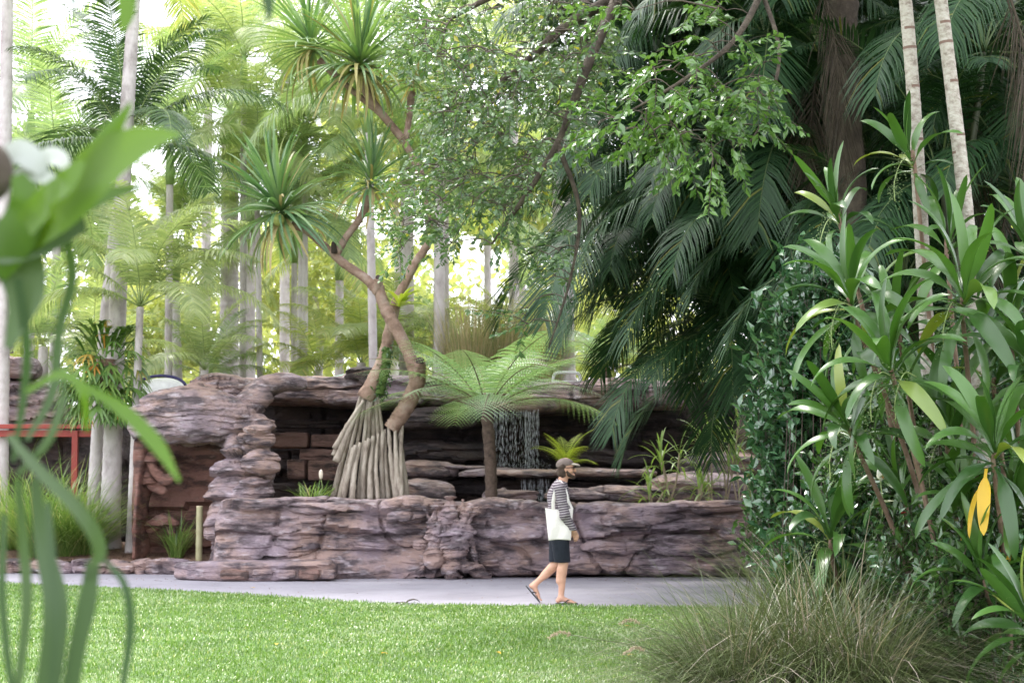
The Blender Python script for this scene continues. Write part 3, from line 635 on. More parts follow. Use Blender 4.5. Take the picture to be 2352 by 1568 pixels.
def bush(label, px, py, Y, r, k, group, cat='tree', stem=True):
    c = at(px, py, Y); z = float(terrain(c.x, Y)); t = thing('broadleaf_tree', label, cat, (c.x, Y, z-.05), 0, group)
    mb = MB(); mb.tube(spline([(0, 0, 0), (.1*r, 0, (c.z-z)*.5), (0, 0, max(.4, c.z-z))], 8), np.linspace(.07*r+.03, .03*r, 8), 7)
    obj('trunk', mb.mesh('trunk', [M['palm_grey']]), t)
    put('crown', bush_me[k % 4], t, Matrix.Translation((0, 0, max(.4, c.z-z))) @ Matrix.Rotation(k*1.3, 4, 'Z') @ Matrix.Scale(r, 4), 'stuff')
for k, (px, py, Y, r, lb) in enumerate((
    (470, 600, 52, 2.6, 'rounded pale green tree behind the thick pair of grey palm trunks'), (720, 640, 54, 2.8, 'leafy green tree between the slim twin palm trunks and the screw pine'),
    (1000, 560, 50, 2.7, 'pale tree behind the dry reeds and screw pine branch'), (1180, 420, 52, 3.2, 'broad pale tree behind the leafy overhanging branches'),
    (120, 430, 50, 3.0, 'hazy green tree far behind the elkhorn fern palm'), (330, 760, 46, 2.2, 'low bushy tree directly behind the young palm with arching fronds'),
    (620, 800, 44, 1.2, 'small dark green bush at the foot of the twin trunks'), (760, 810, 42, 1.1, 'small leafy bush behind the screw pine prop roots'),
    (960, 760, 44, 1.3, 'green bush beside the white palm stem behind the screw pine'), (900, 330, 56, 3.2, 'tall pale tree between the two screw pine heads'),
    (1300, 620, 48, 2.4, 'mid green tree showing between reeds and dark palm clump'), (560, 330, 58, 3.0, 'far pale tree under the long arching palm frond'))):
    if k in (1, 3, 4, 5, 8, 9): bush(lb, px, py, Y, r*.8, k, 'trees beyond the rockwork')

# ------------------------------------------------------------------ background palms
G = 'palms beyond the rockwork'
BGN = [0]
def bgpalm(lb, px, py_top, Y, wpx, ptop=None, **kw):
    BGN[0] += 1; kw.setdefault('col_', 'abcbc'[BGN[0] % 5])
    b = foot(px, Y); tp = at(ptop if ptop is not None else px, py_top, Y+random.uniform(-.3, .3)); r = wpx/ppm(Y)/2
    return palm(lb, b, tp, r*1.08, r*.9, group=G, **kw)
bgpalm('tall grey palm trunk along the left edge of the view', 12, -260, 30, 30, ptop=20, n=13, s=1.3)
palm('stout grey palm with an elkhorn fern wrapped round its trunk', Vector((at(258, 800, 28.6).x, 28.6, .15)), at(312, -60, 28.6), .17, .10, n=14, s=1.15, group=G, mid=at(280, 480, 28.6))
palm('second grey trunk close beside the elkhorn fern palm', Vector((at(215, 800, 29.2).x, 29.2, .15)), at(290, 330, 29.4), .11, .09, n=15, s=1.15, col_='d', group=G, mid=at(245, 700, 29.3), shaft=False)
yp = palm('young palm with low arching yellow green fronds', Vector((at(306, 800, 28.0).x, 28.0, .18)), at(322, 705, 28), .07, .06, n=6, s=.9, col_='c', group=G, shaft=False, spread=(0, .35),
     extra=((-.12, 3, 1.0), (-.4, 2, 1.0), (3.3, 2, .85), (3.7, 3, .8), (-.2, 1, .9), (2.9, 1, .85), (-.8, 3, .9), (-1.4, 2, .9), (3.0, 3, .9)))
bgpalm('thick ringed grey palm trunk left of a pair behind the rock top', 528, 330, 40, 42, n=14, s=1.25, ringamp=.1)
bgpalm('thick smooth palm trunk right of a pair behind the rock top', 570, 500, 42, 34, n=13, s=1.2, col_='b')
bgpalm('slim palm trunk with a pale crownshaft beside the thick pair', 602, 420, 37, 14, ptop=590, n=11, s=1.0)
bgpalm('slim pinkish trunk left of the twin slim palms', 676, 600, 39, 15, n=10, s=.9, col_='b')
bgpalm('slim white trunk with green crownshaft right of the twin slim palms', 690, 560, 38, 15, ptop=692, n=11, s=1.0)
bgpalm('leaning pale trunk above the white canopy', 415, 640, 38, 26, ptop=400, n=11, s=1.0)
bgpalm('white slender palm stem rising behind the screw pine branch', 862, 300, 33, 19, ptop=846, n=13, s=1.15, mid=at(852, 560, 33))
bgpalm('broad white trunk showing behind the screw pine bend', 935, 420, 37, 32, n=12, s=1.1, col_='b')
bgpalm('grey speckled trunk left of the dry reeds', 1014, 430, 36, 36, n=12, s=1.1)
bgpalm('grey palm trunk seen through the dark hanging fronds', 1296, 400, 36, 48, ptop=1290, n=12, s=1.1, col_='b')
bgpalm('palm with a broad arching crown behind the upper screw pine head', 1010, 130, 35, 24, n=15, s=1.3, extra=((3.0, 2, 1.5), (3.3, 3, 1.5), (2.7, 1, 1.4)))
bgpalm('tall palm with feathery crown against the white sky near the top', 470, 150, 46, 22, ptop=480, n=14, s=1.35)
bgpalm('far palm with a crown just under the top of the view', 655, 90, 48, 22, n=14, s=1.4, col_='b')
bgpalm('short palm with bright fronds filling the gap above the cave roof', 780, 640, 44, 20, n=13, s=1.1)
bgpalm('low yellowish palm behind the foreground fern leaf', 130, 500, 36, 22, n=13, s=1.1)
bgpalm('palm with bluish crown right behind the left edge trunk', 70, 330, 40, 22, n=13, s=1.25, col_='b')
bgpalm('palm with bright crown above the arching young palm', 390, 420, 36, 18, n=13, s=1.1)
bgpalm('small feathery palm low between the reeds and the white trunk', 1120, 560, 44, 18, n=12, s=1.1, col_='b')
bgpalm('tall palm with wispy crown behind the leafy branches', 1180, 180, 46, 22, n=14, s=1.4)
for k, (px, py, Y, lb) in enumerate(((470, 640, 35, 'short palm whose fronds hide the thick trunks at mid height'), (625, 650, 35.5, 'short palm with drooping fronds left of the twin slim trunks'), (755, 690, 35, 'short bright palm right behind the screw pine bend'),
                                     (560, 730, 34.5, 'short palm directly behind the curled rock lip'), (365, 560, 33, 'young palm with pale fronds right of the elkhorn fern'), (215, 560, 32, 'young palm behind the elkhorn fern trunk'), (985, 700, 35, 'short palm behind the bird nest fern'), (1200, 640, 35.5, 'short palm standing behind the reeds'),
                                     (80, 620, 32.5, 'young yellow green palm seen through the foreground fern'), (880, 560, 36, 'short palm in the gap behind the screw pine fork'), (700, 380, 38, 'tall bright palm behind the lower screw pine head'), (560, 200, 38, 'tall bright palm left of the upper screw pine head'))):
    if k > 9: bgpalm(lb, px, py, Y, 16, n=15, s=1.15, col_='c', spread=(.1, .95)); continue
    if k in (1, 2, 3, 4, 6, 8): continue
    c = at(px, 850, Y); t = thing('low_palm', lb, 'palm', (c.x, Y, float(terrain(c.x, Y))-.05), 0, 'low palms on the bank'); zc = max(.3, c.z-t.location.z)
    mb = MB(); mb.tube([(0, 0, 0), (0, 0, zc)], [.12, .08], 8); obj('stem', mb.mesh('stem', [M['palm_grey']]), t)
    crown(t, Vector((0, 0, zc)), 8, king_v['cac'[k % 3]], random.uniform(.7, 1.0), k, (0, .62))
# stemless palms on the bank
for k, (px, py, Y, lb) in enumerate(((830, 800, 36, 'stemless palm fanning out behind the screw pine trunk'), (480, 830, 37, 'stemless palm behind the curled rock lip'), (730, 820, 38, 'low spreading palm behind the slab of the cave roof'),
                                     (100, 760, 33, 'low palm with yellow fronds left of the elkhorn fern'), (1080, 790, 37, 'low green palm at the foot of the reeds'), (20, 700, 35, 'low palm fanning out behind the left rock block'))):
    c = at(px, py, Y); t = thing('low_palm', lb, 'palm', (c.x, Y, c.z-.6), 0, 'low palms on the bank')
    mb = MB(); mb.tube([(0, 0, -.4), (0, 0, .3)], [.12, .09], 8); obj('stem', mb.mesh('stem', [M['palm_grey']]), t)
    crown(t, Vector((0, 0, .25)), 11, king_v['ab'[k % 2]], .75, k, (.1, .8))
# dry reeds
def blade_clump(n, base_r, L, W, tiltmax, seed, droop=.5, nseg=5, xs=1.0):
    rg = np.random.default_rng(seed); mb = MB()
    th = rg.uniform(0, 6.283, n); r = base_r*np.sqrt(rg.random(n)); az = th+rg.normal(0, .5, n); tl = np.radians(tiltmax)*rg.random(n)**.7; ln = L*rg.uniform(.55, 1.1, n)
    rows = []
    d0 = np.stack([np.cos(az)*np.sin(tl), np.sin(az)*np.sin(tl), np.cos(tl)], -1); hv = np.stack([np.cos(az), np.sin(az), 0*az], -1)
    s = np.stack([-np.sin(az), np.cos(az), 0*az], -1)*(W*rg.uniform(.6, 1.3, n))[:, None]
    dr = droop*rg.uniform(.4, 1.3, n)
    B = np.stack([np.cos(th)*r*xs, np.sin(th)*r, 0*r], -1); V = []
    for a in np.linspace(0, 1, nseg+1):
        P = B + d0*(ln*a)[:, None] + hv*(ln*dr*.45*a*a)[:, None] - np.array([0, 0, 1])*(ln*dr*a**2.3*.6)[:, None]
        w = (1-a**2.5)*(.7+.6*a if a < .5 else 1)
        V += [P-s*w, P+s*w] if a < 1 else [P]
    V = np.stack(V, 1); c = V.shape[1]; b = np.arange(n)*c
    Q = np.concatenate([np.stack([b+2*a, b+2*a+1, b+2*a+3, b+2*a+2], -1) for a in range(nseg-1)])
    mb.add(V.reshape(-1, 3), Q, np.stack([b+2*nseg-2, b+2*nseg-1, b+2*nseg], -1)); return mb
for k, (px, lb) in enumerate(((1075, 'tall dry reed clump next to the speckled grey trunk'), (1160, 'tall dry reed clump directly above the tree fern'), (1235, 'tall dry reed clump nearest the dark palm fronds'))):
    f = foot(px, 35+k*.4); t = thing('reed_clump', lb, 'reeds', f, 0, 'dry reeds on the bank')
    obj('foliage', blade_clump(560, .42, 2.7, .008, 15, 90+k, .35).mesh('reed_foliage', [M['reed']]), t, kind='stuff')

# ------------------------------------------------------------------ tree ferns
def fern_frond(name, mats, L, e0, e1, np_=24, pl=.42, seed=0, bi=16, p=1.2):
    rg = np.random.default_rng(seed); mb = MB(); n = 40; C = arc(L, e0, e1, n, p, rg.uniform(-20, 20)); tg = np.gradient(C, axis=0); tg /= np.linalg.norm(tg, axis=1)[:, None]
    mb.tube(C[::2], np.linspace(.013, .003, n//2), 4, 1)
    for t in np.linspace(.2, .99, np_):
        u = (t-.2)/.79; ln = pl*math.sin(min(1, u*.8+.22)*math.pi)**.7*rg.uniform(.9, 1.1)
        B = np.array([np.interp(t*(n-1), np.arange(n), C[:, a]) for a in range(3)]); T0 = np.array([np.interp(t*(n-1), np.arange(n), tg[:, a]) for a in range(3)])
        for sd in (1, -1):
            S = np.array([0, sd, 0.]); D = S+T0*(.35+.5*u); D /= np.linalg.norm(D); a = np.linspace(0, 1, bi)
            P = B + D*(ln*a)[:, None] - np.array([0, 0, 1])*(ln*.3*a*a)[:, None]
            wv = T0-D*(T0@D); wv /= np.linalg.norm(wv); w = ln*.088*(1-a**1.6)+.004; h = ln/bi*.47
            for s2 in (1, -1):
                tip = P + wv*(s2*w)[:, None] + D*h*1.2 - np.array([0, 0, .12])*w[:, None]
                V = np.stack([P-D*h, P+D*h, tip], 1).reshape(-1, 3); b = np.arange(bi)*3
                mb.add(V, None, np.stack([b, b+1, b+2], -1))
    return mb.mesh(name, mats)
fern_v = [fern_frond('fern_frond', [M['fern'], M['bark_brown']], 1.85, a, b, 23, .50, s) for s, (a, b) in enumerate(((46, -6), (38, -18), (31, -30), (24, -44), (52, 4)))]
def treefern(label, base, top, n, s, phi0=0):
    base, top = Vector(base), Vector(top); t = thing('tree_fern', label, 'tree fern', base, 0, 'tree ferns')
    mb = MB(); C = spline([(0, 0, 0), (top-base)*.5+Vector((.02, 0, 0)), top-base], 40); r = .085+.018*np.array([random.random() for _ in range(40)]); r[:5] += np.linspace(.06, 0, 5); mb.tube(C, r, 14)
    obj('trunk', mb.mesh('fern_trunk', [M['bark_dark2']]), t)
    for k in range(n):
        phi = phi0+k*6.283/n+random.uniform(-.12, .12)
        put('frond', fern_v[k*3 % 5], t, Matrix.Translation(top-base) @ Matrix.Rotation(phi, 4, 'Z') @ Matrix.Scale(s*random.uniform(.88, 1.08), 4))
M['bark_dark2'] = barkmat('fern_trunk_bark', [(.05, .035, .03), (.10, .07, .055), (.14, .10, .08)], 14)
treefern('tree fern with a broad flat crown behind the low wall', Vector((at(1130, 0, 26.4).x, 26.4, .95)), at(1118, 945, 26.4), 22, 1.25, .2)
treefern('second tree fern half hidden behind the dark hanging palm fronds', Vector((at(1400, 0, 31).x, 31, 2.6)), at(1392, 855, 31), 12, .95, .5)
c = at(1300, 1075, 28.0); t = thing('yellow_fern', 'small bright yellow green fern on the ledge beside the falls', 'fern', c)
fy = [fern_frond('fern_frond', [M['fern_y'], M['fern_y']], .8, a, b, 18, .17, 30+s, 7) for s, (a, b) in enumerate(((80, 20), (60, -15), (40, -40)))]
for k in range(13): put('frond', fy[k % 3], t, Matrix.Rotation(k*2.4, 4, 'Z') @ Matrix.Scale(random.uniform(.7, 1.05), 4))

# ------------------------------------------------------------------ screw pine on prop roots
pv = {}
for key, mm in (('g', 'pand'), ('o', 'pand_old')):
    pv[key] = [strap_mesh('screw_pine_leaf', [M[mm]], L=L, W=.026, e0=a, e1=b, p=pw, pet=0, fold=.35, n=11, yaw=yw, tip=.1)
               for (L, a, b, pw, yw) in ((1.15, 85, 60, 2, 8), (1.2, 62, 30, 2, -10), (1.25, 42, 8, 2, 8), (1.2, 22, -22, 1.8, -8), (1.15, 5, -55, 1.4, 10), (1.05, -15, -85, 1.1, 0))]
def join_copies(name, items, mats, parent):
    """many copies of small meshes as one mesh"""
    mb = MB()
    for me, mt in items:
        k = len(me.vertices); v = np.empty(k*3, np.float32); me.vertices.foreach_get('co', v); v = v.reshape(-1, 3)@np.array(mt.to_3x3()).T+np.array(mt.translation)
        q = np.array([tuple(p.vertices) for p in me.polygons if len(p.vertices) == 4]); mb.add(v, q, None, mats.index(me.materials[0]))
    return obj(name, mb.mesh(name, mats), parent, kind='stuff')
def screw_head(t, c, n, s, axis=(0, 0, 1), old=.12, bulk=None):
    q = Vector((0, 0, 1)).rotation_difference(Vector(axis).normalized()).to_matrix().to_4x4()
    for k in range(n):
        u = (k+.5)/n; v = min(5, int(u**.72*6)); key = 'o' if (v == 5 and random.random() < .22) or random.random() < old*u else 'g'
        mt = (Matrix.Translation(c) @ q @ Matrix.Translation((0, 0, .22*(1-u))) @ Matrix.Rotation(k*2.39996, 4, 'Z') @ Matrix.Rotation(random.uniform(-.25, .25), 4, 'X') @ Matrix.Scale(s*random.uniform(.8, 1.1), 4))
        if bulk is None: put('leaf', pv[key][v], t, mt)
        else: bulk.append((pv[key][v], mt))
yP = 26.45
base = Vector((at(850, 0, yP).x, yP, .97))
sp = thing('screw_pine', 'old screw pine with a cone of prop roots and crooked bare branches', 'screw pine', base)
loc = lambda px, py, dy=0: at(px, py, yP+dy)-base
def limb(name, pts, r, mat='pbark', n=14, k=60, rough=.075):
    C = spline(pts, k); rr = np.interp(np.linspace(0, 1, k), np.linspace(0, 1, len(r)), r)*(1+rough*np.array([random.uniform(-1, 1) for _ in range(k)]))
    mb = MB(); mb.tube(C, rr, n); return obj(name, mb.mesh(name, [M[mat]]), sp)
w2 = lambda px: px/ppm(yP)/2
limb('trunk', [loc(898, 985, -.1), loc(935, 930, -.12), loc(962, 868, -.15)], [w2(36), w2(39), w2(36)])
limb('trunk', [loc(955, 868, -.15), loc(938, 810, -.1), loc(905, 745, -.05), loc(882, 700), loc(866, 650)], [w2(29), w2(28), w2(30), w2(29), w2(26)])
limb('branch', [loc(870, 672), loc(840, 640, .05), loc(790, 605, .1), loc(745, 565, .1), loc(706, 530, .1), loc(672, 512, .1)], [w2(24), w2(22), w2(20), w2(18), w2(19), w2(26)])
limb('branch', [loc(768, 592, .1), loc(795, 545, .2), loc(828, 500, .3), loc(848, 452, .35)], [w2(19), w2(17), w2(17), w2(22)])
limb('cut_stub', [loc(868, 672), loc(868, 655, -.05), loc(869, 640, -.08)], [w2(20), w2(19), w2(18)], 'pbark')
limb('cut_stub', [loc(962, 878, -.18), loc(964, 852, -.26), loc(965, 832, -.32)], [w2(30), w2(27), w2(26)], 'pbark')
for px, py, dy, r in ((965, 831, -.325, 20), (869, 639, -.085, 13), (963, 858, -.30, 14)):
    mb = MB(); c = loc(px, py, dy); mb.tube([c, c+Vector((0, -.03, .012))], [w2(r)]*2, 12); obj('cut_face', mb.mesh('cut_face', [M['cut']]), sp)
for px, py in ((768, 560), (962, 880)): limb('cut_stub', [loc(px, py+20, .05), loc(px-2, py-4, -.02)], [w2(15), w2(11)], 'cut', k=6)
limb('trunk', [loc(838, 915, .15), loc(862, 870, .15), loc(882, 820, .25), loc(897, 750, .35), loc(912, 690, .4), loc(945, 620, .45), loc(985, 545, .5), loc(975, 430, .5), loc(930, 330, .5), loc(860, 240, .4), loc(830, 185, .35)],
     [w2(40), w2(36), w2(31), w2(26), w2(24), w2(22), w2(19), w2(18), w2(18), w2(20), w2(26)], k=60)
limb('branch', [loc(930, 330, .5), loc(940, 270, .7), loc(945, 215, .9)], [w2(15), w2(14), w2(20)])
limb('branch', [loc(890, 275, .45), loc(800, 200, .7), loc(735, 140, .9)], [w2(15), w2(14), w2(20)])
mo = MB(); C = spline([loc(872, 905, .03), loc(884, 850, .1), loc(890, 800, .2)], 30); mo.tube(C, w2(20)*(1+.25*np.array([random.uniform(-1, 1) for _ in range(30)])), 12); obj('moss', mo.mesh('moss', [M['moss']]), sp)
pm_ = C[rng.integers(0, 30, 420)]+rng.normal(0, .055, (420, 3)); V, T = leaves_at(pm_, rng, .085, None, .3, .8); obj('epiphyte', mesh_np('epiphyte', V, None, T, [M['shrub2']]), sp, kind='stuff')
# prop roots: from the first trunk and from the second
rt = []
for k in range(11):
    u = k/10; rt.append((loc(905-u*95+random.uniform(-4, 4), 975+u*52, -.16+.05*(k % 3)), loc(925-u*148+random.uniform(-5, 5), 1150, -.32+.12*(k % 4))))
for k, (a_, b_) in enumerate((((918, 960), (936, 1150)), ((908, 970), (912, 1150)), ((925, 950), (922, 1150)))): rt.append((loc(*a_, -.05), loc(*b_, -.1-.12*k)))
for k in range(8):
    u = k/7; rt.append((loc(868-u*38, 905+8*math.sin(u*3), .1+.06*(k % 3)), loc(905-u*145+random.uniform(-5, 5), 1150, .15+.1*(k % 4))))
for k, (a_, b_) in enumerate((((835, 920), (768, 1030)), ((828, 935), (772, 1060)), ((815, 960), (765, 1045)))): rt.append((loc(*a_, .0), loc(*b_, -.15)))
for a_, b_ in rt:
    r = w2(random.uniform(9.5, 16)); mb = MB(); m_ = (a_+b_)/2+Vector((random.uniform(-.02, .02)-.02, 0, random.uniform(0, .04)))
    C = spline([a_, m_, b_], 14); mb.tube(C, r*(.6+.5*np.linspace(0, 1, 14))*(1+.09*rng.standard_normal(14)), 9); obj('prop_root', mb.mesh('prop_root', [M['root']]), sp)
screw_head(sp, loc(652, 500, .1), 175, 1.12, (-.35, -.2, 1))
screw_head(sp, loc(850, 435, .35), 115, .86, (.1, 0, 1), .25)
bulk = []
screw_head(sp, loc(826, 165, .35), 190, 1.15, (.05, -.15, 1), .22, bulk)
screw_head(sp, loc(720, 120, .9), 120, 1.05, (-.3, .1, 1), .12, bulk)
screw_head(sp, loc(948, 195, .9), 70, .9, (.4, .1, 1), .3, bulk)
bm1 = leafmat('screw_pine_leaf_upper', (.085, .18, .075), (.21, .32, .14), .3, (1.5, 1.5, .6), .32, .6, (.36, .36, .12), .97)
jl = join_copies('leaves', bulk, [M['pand'], M['pand_old']], sp); jl.data.materials[0] = bm1
for px, py, dy in ((640, 505, -.25), (790, 160, .1)):
    mb = MB(); c = loc(px, py, dy)
    a = np.linspace(0, math.pi, 9); mb.tube([c+Vector((0, 0, .1*math.cos(x))) for x in a], .09*np.sin(a)+.002, 12); obj('fruit', mb.mesh('fruit', [plain('screw_pine_fruit', (.30, .33, .09), .7)]), sp)

# bird's nest / staghorn on the screw pine
def forked(name, mats, L, W, e0, e1, seed, forks=3):
    rg = np.random.default_rng(seed); mb = MB()
    C = arc(L*.55, e0, (e0+e1)/2, 8, 1, rg.uniform(-20, 20)); ribbon(mb, C, np.linspace(W*.35, W*1.2, 8), (0, 1, 0), .2)
    d = C[-1]-C[-2]; d /= np.linalg.norm(d)
    for k in range(forks):
        yv = (k-(forks-1)/2)*.8+rg.uniform(-.15, .15); dd = d+np.array([0, yv, 0]); P = [C[-1]-d*.01]
        for q in range(6): dd = dd/np.linalg.norm(dd)+np.array([0, 0, -.12*(1+(e0-e1)/120)]); P.append(P[-1]+dd/np.linalg.norm(dd)*L*.45/6*rg.uniform(.8, 1.2))
        ribbon(mb, P, W*np.array([.75, .8, .75, .6, .5, .3, .06]), (0, 1, 0), .15)
    return mb.mesh(name, mats)
elk_v = [forked('elkhorn_leaf', [M['elk']], .55, .022, a, b, s, 2+s % 3) for s, (a, b) in enumerate(((60, 0), (30, -40), (0, -70), (-20, -85), (45, -50), (10, -80)))]
ec = at(242, 880, 28.35); t = thing('elkhorn_fern', 'big elkhorn fern of forked green leaves wrapped round a palm trunk', 'elkhorn fern', ec)
for k in range(300):
    z = random.uniform(-.55, .72); phi = random.uniform(0, 6.283) if k % 3 == 0 else random.uniform(3.3, 6.1); rr = .16+.30*math.sqrt(max(0, 1-(z/.75)**2))*random.random()
    v = elk_v[min(5, int((.5-z)*5+random.uniform(0, 1.5)))]
    put('leaf', v, t, Matrix.Translation((rr*math.cos(phi), rr*.8*math.sin(phi), z)) @ Matrix.Rotation(phi+random.uniform(-.4, .4), 4, 'Z') @ Matrix.Scale(random.uniform(.9, 1.5), 4))
mb = MB(); C = np.linspace(-.3, .4, 14); mb.tube([(0, 0, z) for z in C], .13+.12*np.sin(np.linspace(.2, 2.95, 14))+.02*rng.standard_normal(14), 14)
obj('root_ball', mb.mesh('root_ball', [M['mulch']]), t)
stag_v = [strap_mesh('staghorn_leaf', [M['fern_y']], L=.5, W=.045, e0=a, e1=b, tip=.3, n=9, yaw=y) for a, b, y in ((70, 20, 20), (45, 0, -20), (20, -30, 10), (60, -20, 0))]
c = at(918, 705, 26.6); t = thing('birds_nest_fern', 'bright yellow green fern perched in the screw pine fork', 'fern', c)
for k in range(24): put('leaf', stag_v[k % 4], t, Matrix.Rotation(random.uniform(-1.3, 1.3) if k < 18 else random.uniform(0, 6.28), 4, 'Z') @ Matrix.Scale(random.uniform(.7, 1.1), 4))

# ------------------------------------------------------------------ strappy clumps on the left bed, planter plants
for k, (px, py, Y, n_, L, lb) in enumerate(((90, 1290, 27.5, 620, 2.1, 'large arching green mat rush clump beside the palm trunks'), (190, 1275, 27.9, 460, 1.8, 'mat rush clump touching the foot of the elkhorn fern palm'), (150, 1288, 27.7, 520, 2.2, 'mat rush clump hiding the red rail post'), (20, 1290, 28.6, 420, 2.5, 'taller mat rush clump in front of the red rail'),
                                              (405, 1240, 27.3, 150, 1.0, 'small mat rush tuft in front of the red hollow of the arch'))):
    c = at(px, py, Y); t = thing('mat_rush', lb, 'grass clump', (c.x, Y, .18), 0, 'mat rush clumps'); obj('foliage', blade_clump(n_, .22 if k < 4 else .1, L, .008, 48 if k < 4 else 30, 130+k, .75).mesh('rush_foliage', [M['strap_g']]), t, kind='stuff')
c = at(720, 1142, 26.2); t = thing('planter_grass', 'small bright green tuft behind the wall left of the prop roots', 'grass clump', c)
obj('foliage', blade_clump(70, .16, .36, .01, 60, 141, .4, xs=1.6).mesh('tuft_foliage', [M['strap_g']]), t, kind='stuff')
dv = [strap_mesh('slender_leaf', [M['strap_g']], L=.55, W=.018, e0=a, e1=b, tip=.3, n=9) for a, b in ((80, 40), (50, 0), (25, -40), (5, -70))]
for k, (px, py, pb, Y, lb) in enumerate(((1545, 1030, 1150, 26.5, 'pale strappy shrub standing left in the planter behind the wall'), (1640, 1000, 1145, 26.7, 'slim pinkish stemmed shrub in the planter behind the wall'), (1672, 985, 1140, 26.6, 'pinkish cane shrub nearest the cave end of the planter'), (1500, 1105, 1150, 26.4, 'short strappy shrub just behind the wall top'), (1600, 1090, 1150, 26.3, 'short pale shrub between the planter canes'), (1700, 1060, 1150, 26.5, 'bushy cane shrub at the right end of the planter'))):
    tp = at(px, py, Y); bs = at(px-6, pb, Y); bs.z = .96; t = thing('cane_shrub', lb, 'shrub', bs, 0, 'cane shrubs in the planter')
    for q in range(3):
        e = (tp-bs)+Vector((random.uniform(-.2, .2), random.uniform(-.1, .1), random.uniform(-.25, .05)))
        mb = MB(); mb.tube(spline([(q*.04-.04, 0, 0), e*.5+Vector((.02, 0, 0)), e], 9), .014, 6); obj('stem', mb.mesh('stem', [M['seed']]), t)
        for j in range(12): put('leaf', dv[j % 4], t, Matrix.Translation(e-Vector((0, 0, .02*j))) @ Matrix.Rotation(j*2.4+q, 4, 'Z') @ Matrix.Scale(random.uniform(.7, 1.1), 4))
# ------------------------------------------------------------------ dark palm clumps on the right
def cane_clump(label, px, Y, stems, s=1.0, nf=9, spread=(0, 1), dead=0):
    """stems: (px, py, depth) of each crown"""
    b0 = at(px, 0, Y); t = thing('palm_clump', label, 'palm clump', (b0.x, Y, 0), 0, 'dark clumping palms on the right')
    for q, (sx, sy, sY) in enumerate(stems):
        c = at(sx, sy, sY)-Vector((b0.x, Y, 0)); b = Vector((random.uniform(-.3, .3), random.uniform(-.3, .3), -.05))
        md = Vector((b.x*.85+c.x*.15, b.y*.8+c.y*.2, c.z*.5))
        obj('stem', trunk_mesh('palm_stem', M['shaft_dk'], [b, md, c], .042, .036, 9, .22, .08), t)
        crown(t, c, nf, cane_v, s, random.uniform(0, 6), spread)
        for k in range(dead):
            put('dead_frond', dead_v[k % 2], t, Matrix.Translation(c-Vector((0, 0, .1))) @ Matrix.Rotation(random.uniform(0, 6.28), 4, 'Z'))
    return t
M['shaft_dk'] = plain('palm_stem_green', (.055, .065, .03), .5)
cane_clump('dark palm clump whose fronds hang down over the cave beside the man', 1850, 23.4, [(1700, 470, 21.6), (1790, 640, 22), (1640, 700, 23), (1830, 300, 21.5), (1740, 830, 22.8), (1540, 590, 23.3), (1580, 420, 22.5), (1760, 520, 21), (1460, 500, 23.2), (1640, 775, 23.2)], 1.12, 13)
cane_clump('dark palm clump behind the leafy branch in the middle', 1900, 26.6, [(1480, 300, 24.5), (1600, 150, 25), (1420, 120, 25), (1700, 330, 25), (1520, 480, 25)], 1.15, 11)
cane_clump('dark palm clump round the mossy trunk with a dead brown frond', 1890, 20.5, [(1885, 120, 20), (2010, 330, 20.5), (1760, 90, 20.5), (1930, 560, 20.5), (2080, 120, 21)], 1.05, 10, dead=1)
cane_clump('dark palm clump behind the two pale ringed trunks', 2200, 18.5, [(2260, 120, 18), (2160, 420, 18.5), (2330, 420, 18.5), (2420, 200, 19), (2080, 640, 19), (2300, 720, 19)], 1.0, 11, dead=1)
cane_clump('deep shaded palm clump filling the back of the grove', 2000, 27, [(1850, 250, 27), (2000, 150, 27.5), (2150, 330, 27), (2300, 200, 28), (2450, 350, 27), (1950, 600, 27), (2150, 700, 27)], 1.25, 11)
# named dead fronds hanging by the trunks
for px, py, Y, s, lb in ((1862, -95, 18.2, 1.25, 'long dead brown palm frond hanging in front of the mossy trunk'), (2290, -70, 15.2, 1.15, 'dead brown palm frond hanging right of the pale trunks')):
    t = thing('dead_palm_frond', lb, 'dead frond', at(px, py, Y), 0, 'dead hanging fronds')
    for q in range(2): put('frond', dead_v[1], t, Matrix.Rotation(1.2*q-.8, 4, 'Z') @ Matrix.Scale(s*(1-.12*q), 4))
# shaded undergrowth closing the grove
mbj = MB(); rgj = np.random.default_rng(5)
for k in range(46):
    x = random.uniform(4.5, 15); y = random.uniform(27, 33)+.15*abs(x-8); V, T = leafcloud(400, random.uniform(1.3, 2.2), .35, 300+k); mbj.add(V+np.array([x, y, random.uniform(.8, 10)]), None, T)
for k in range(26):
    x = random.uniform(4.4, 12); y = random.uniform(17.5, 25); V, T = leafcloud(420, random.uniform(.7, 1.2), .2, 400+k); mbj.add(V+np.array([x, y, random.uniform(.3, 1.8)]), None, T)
tag(obj('undergrowth', mbj.mesh('undergrowth', [M['jungle']], smooth=False)), 'dense dark undergrowth closing the palm grove', kind='stuff')

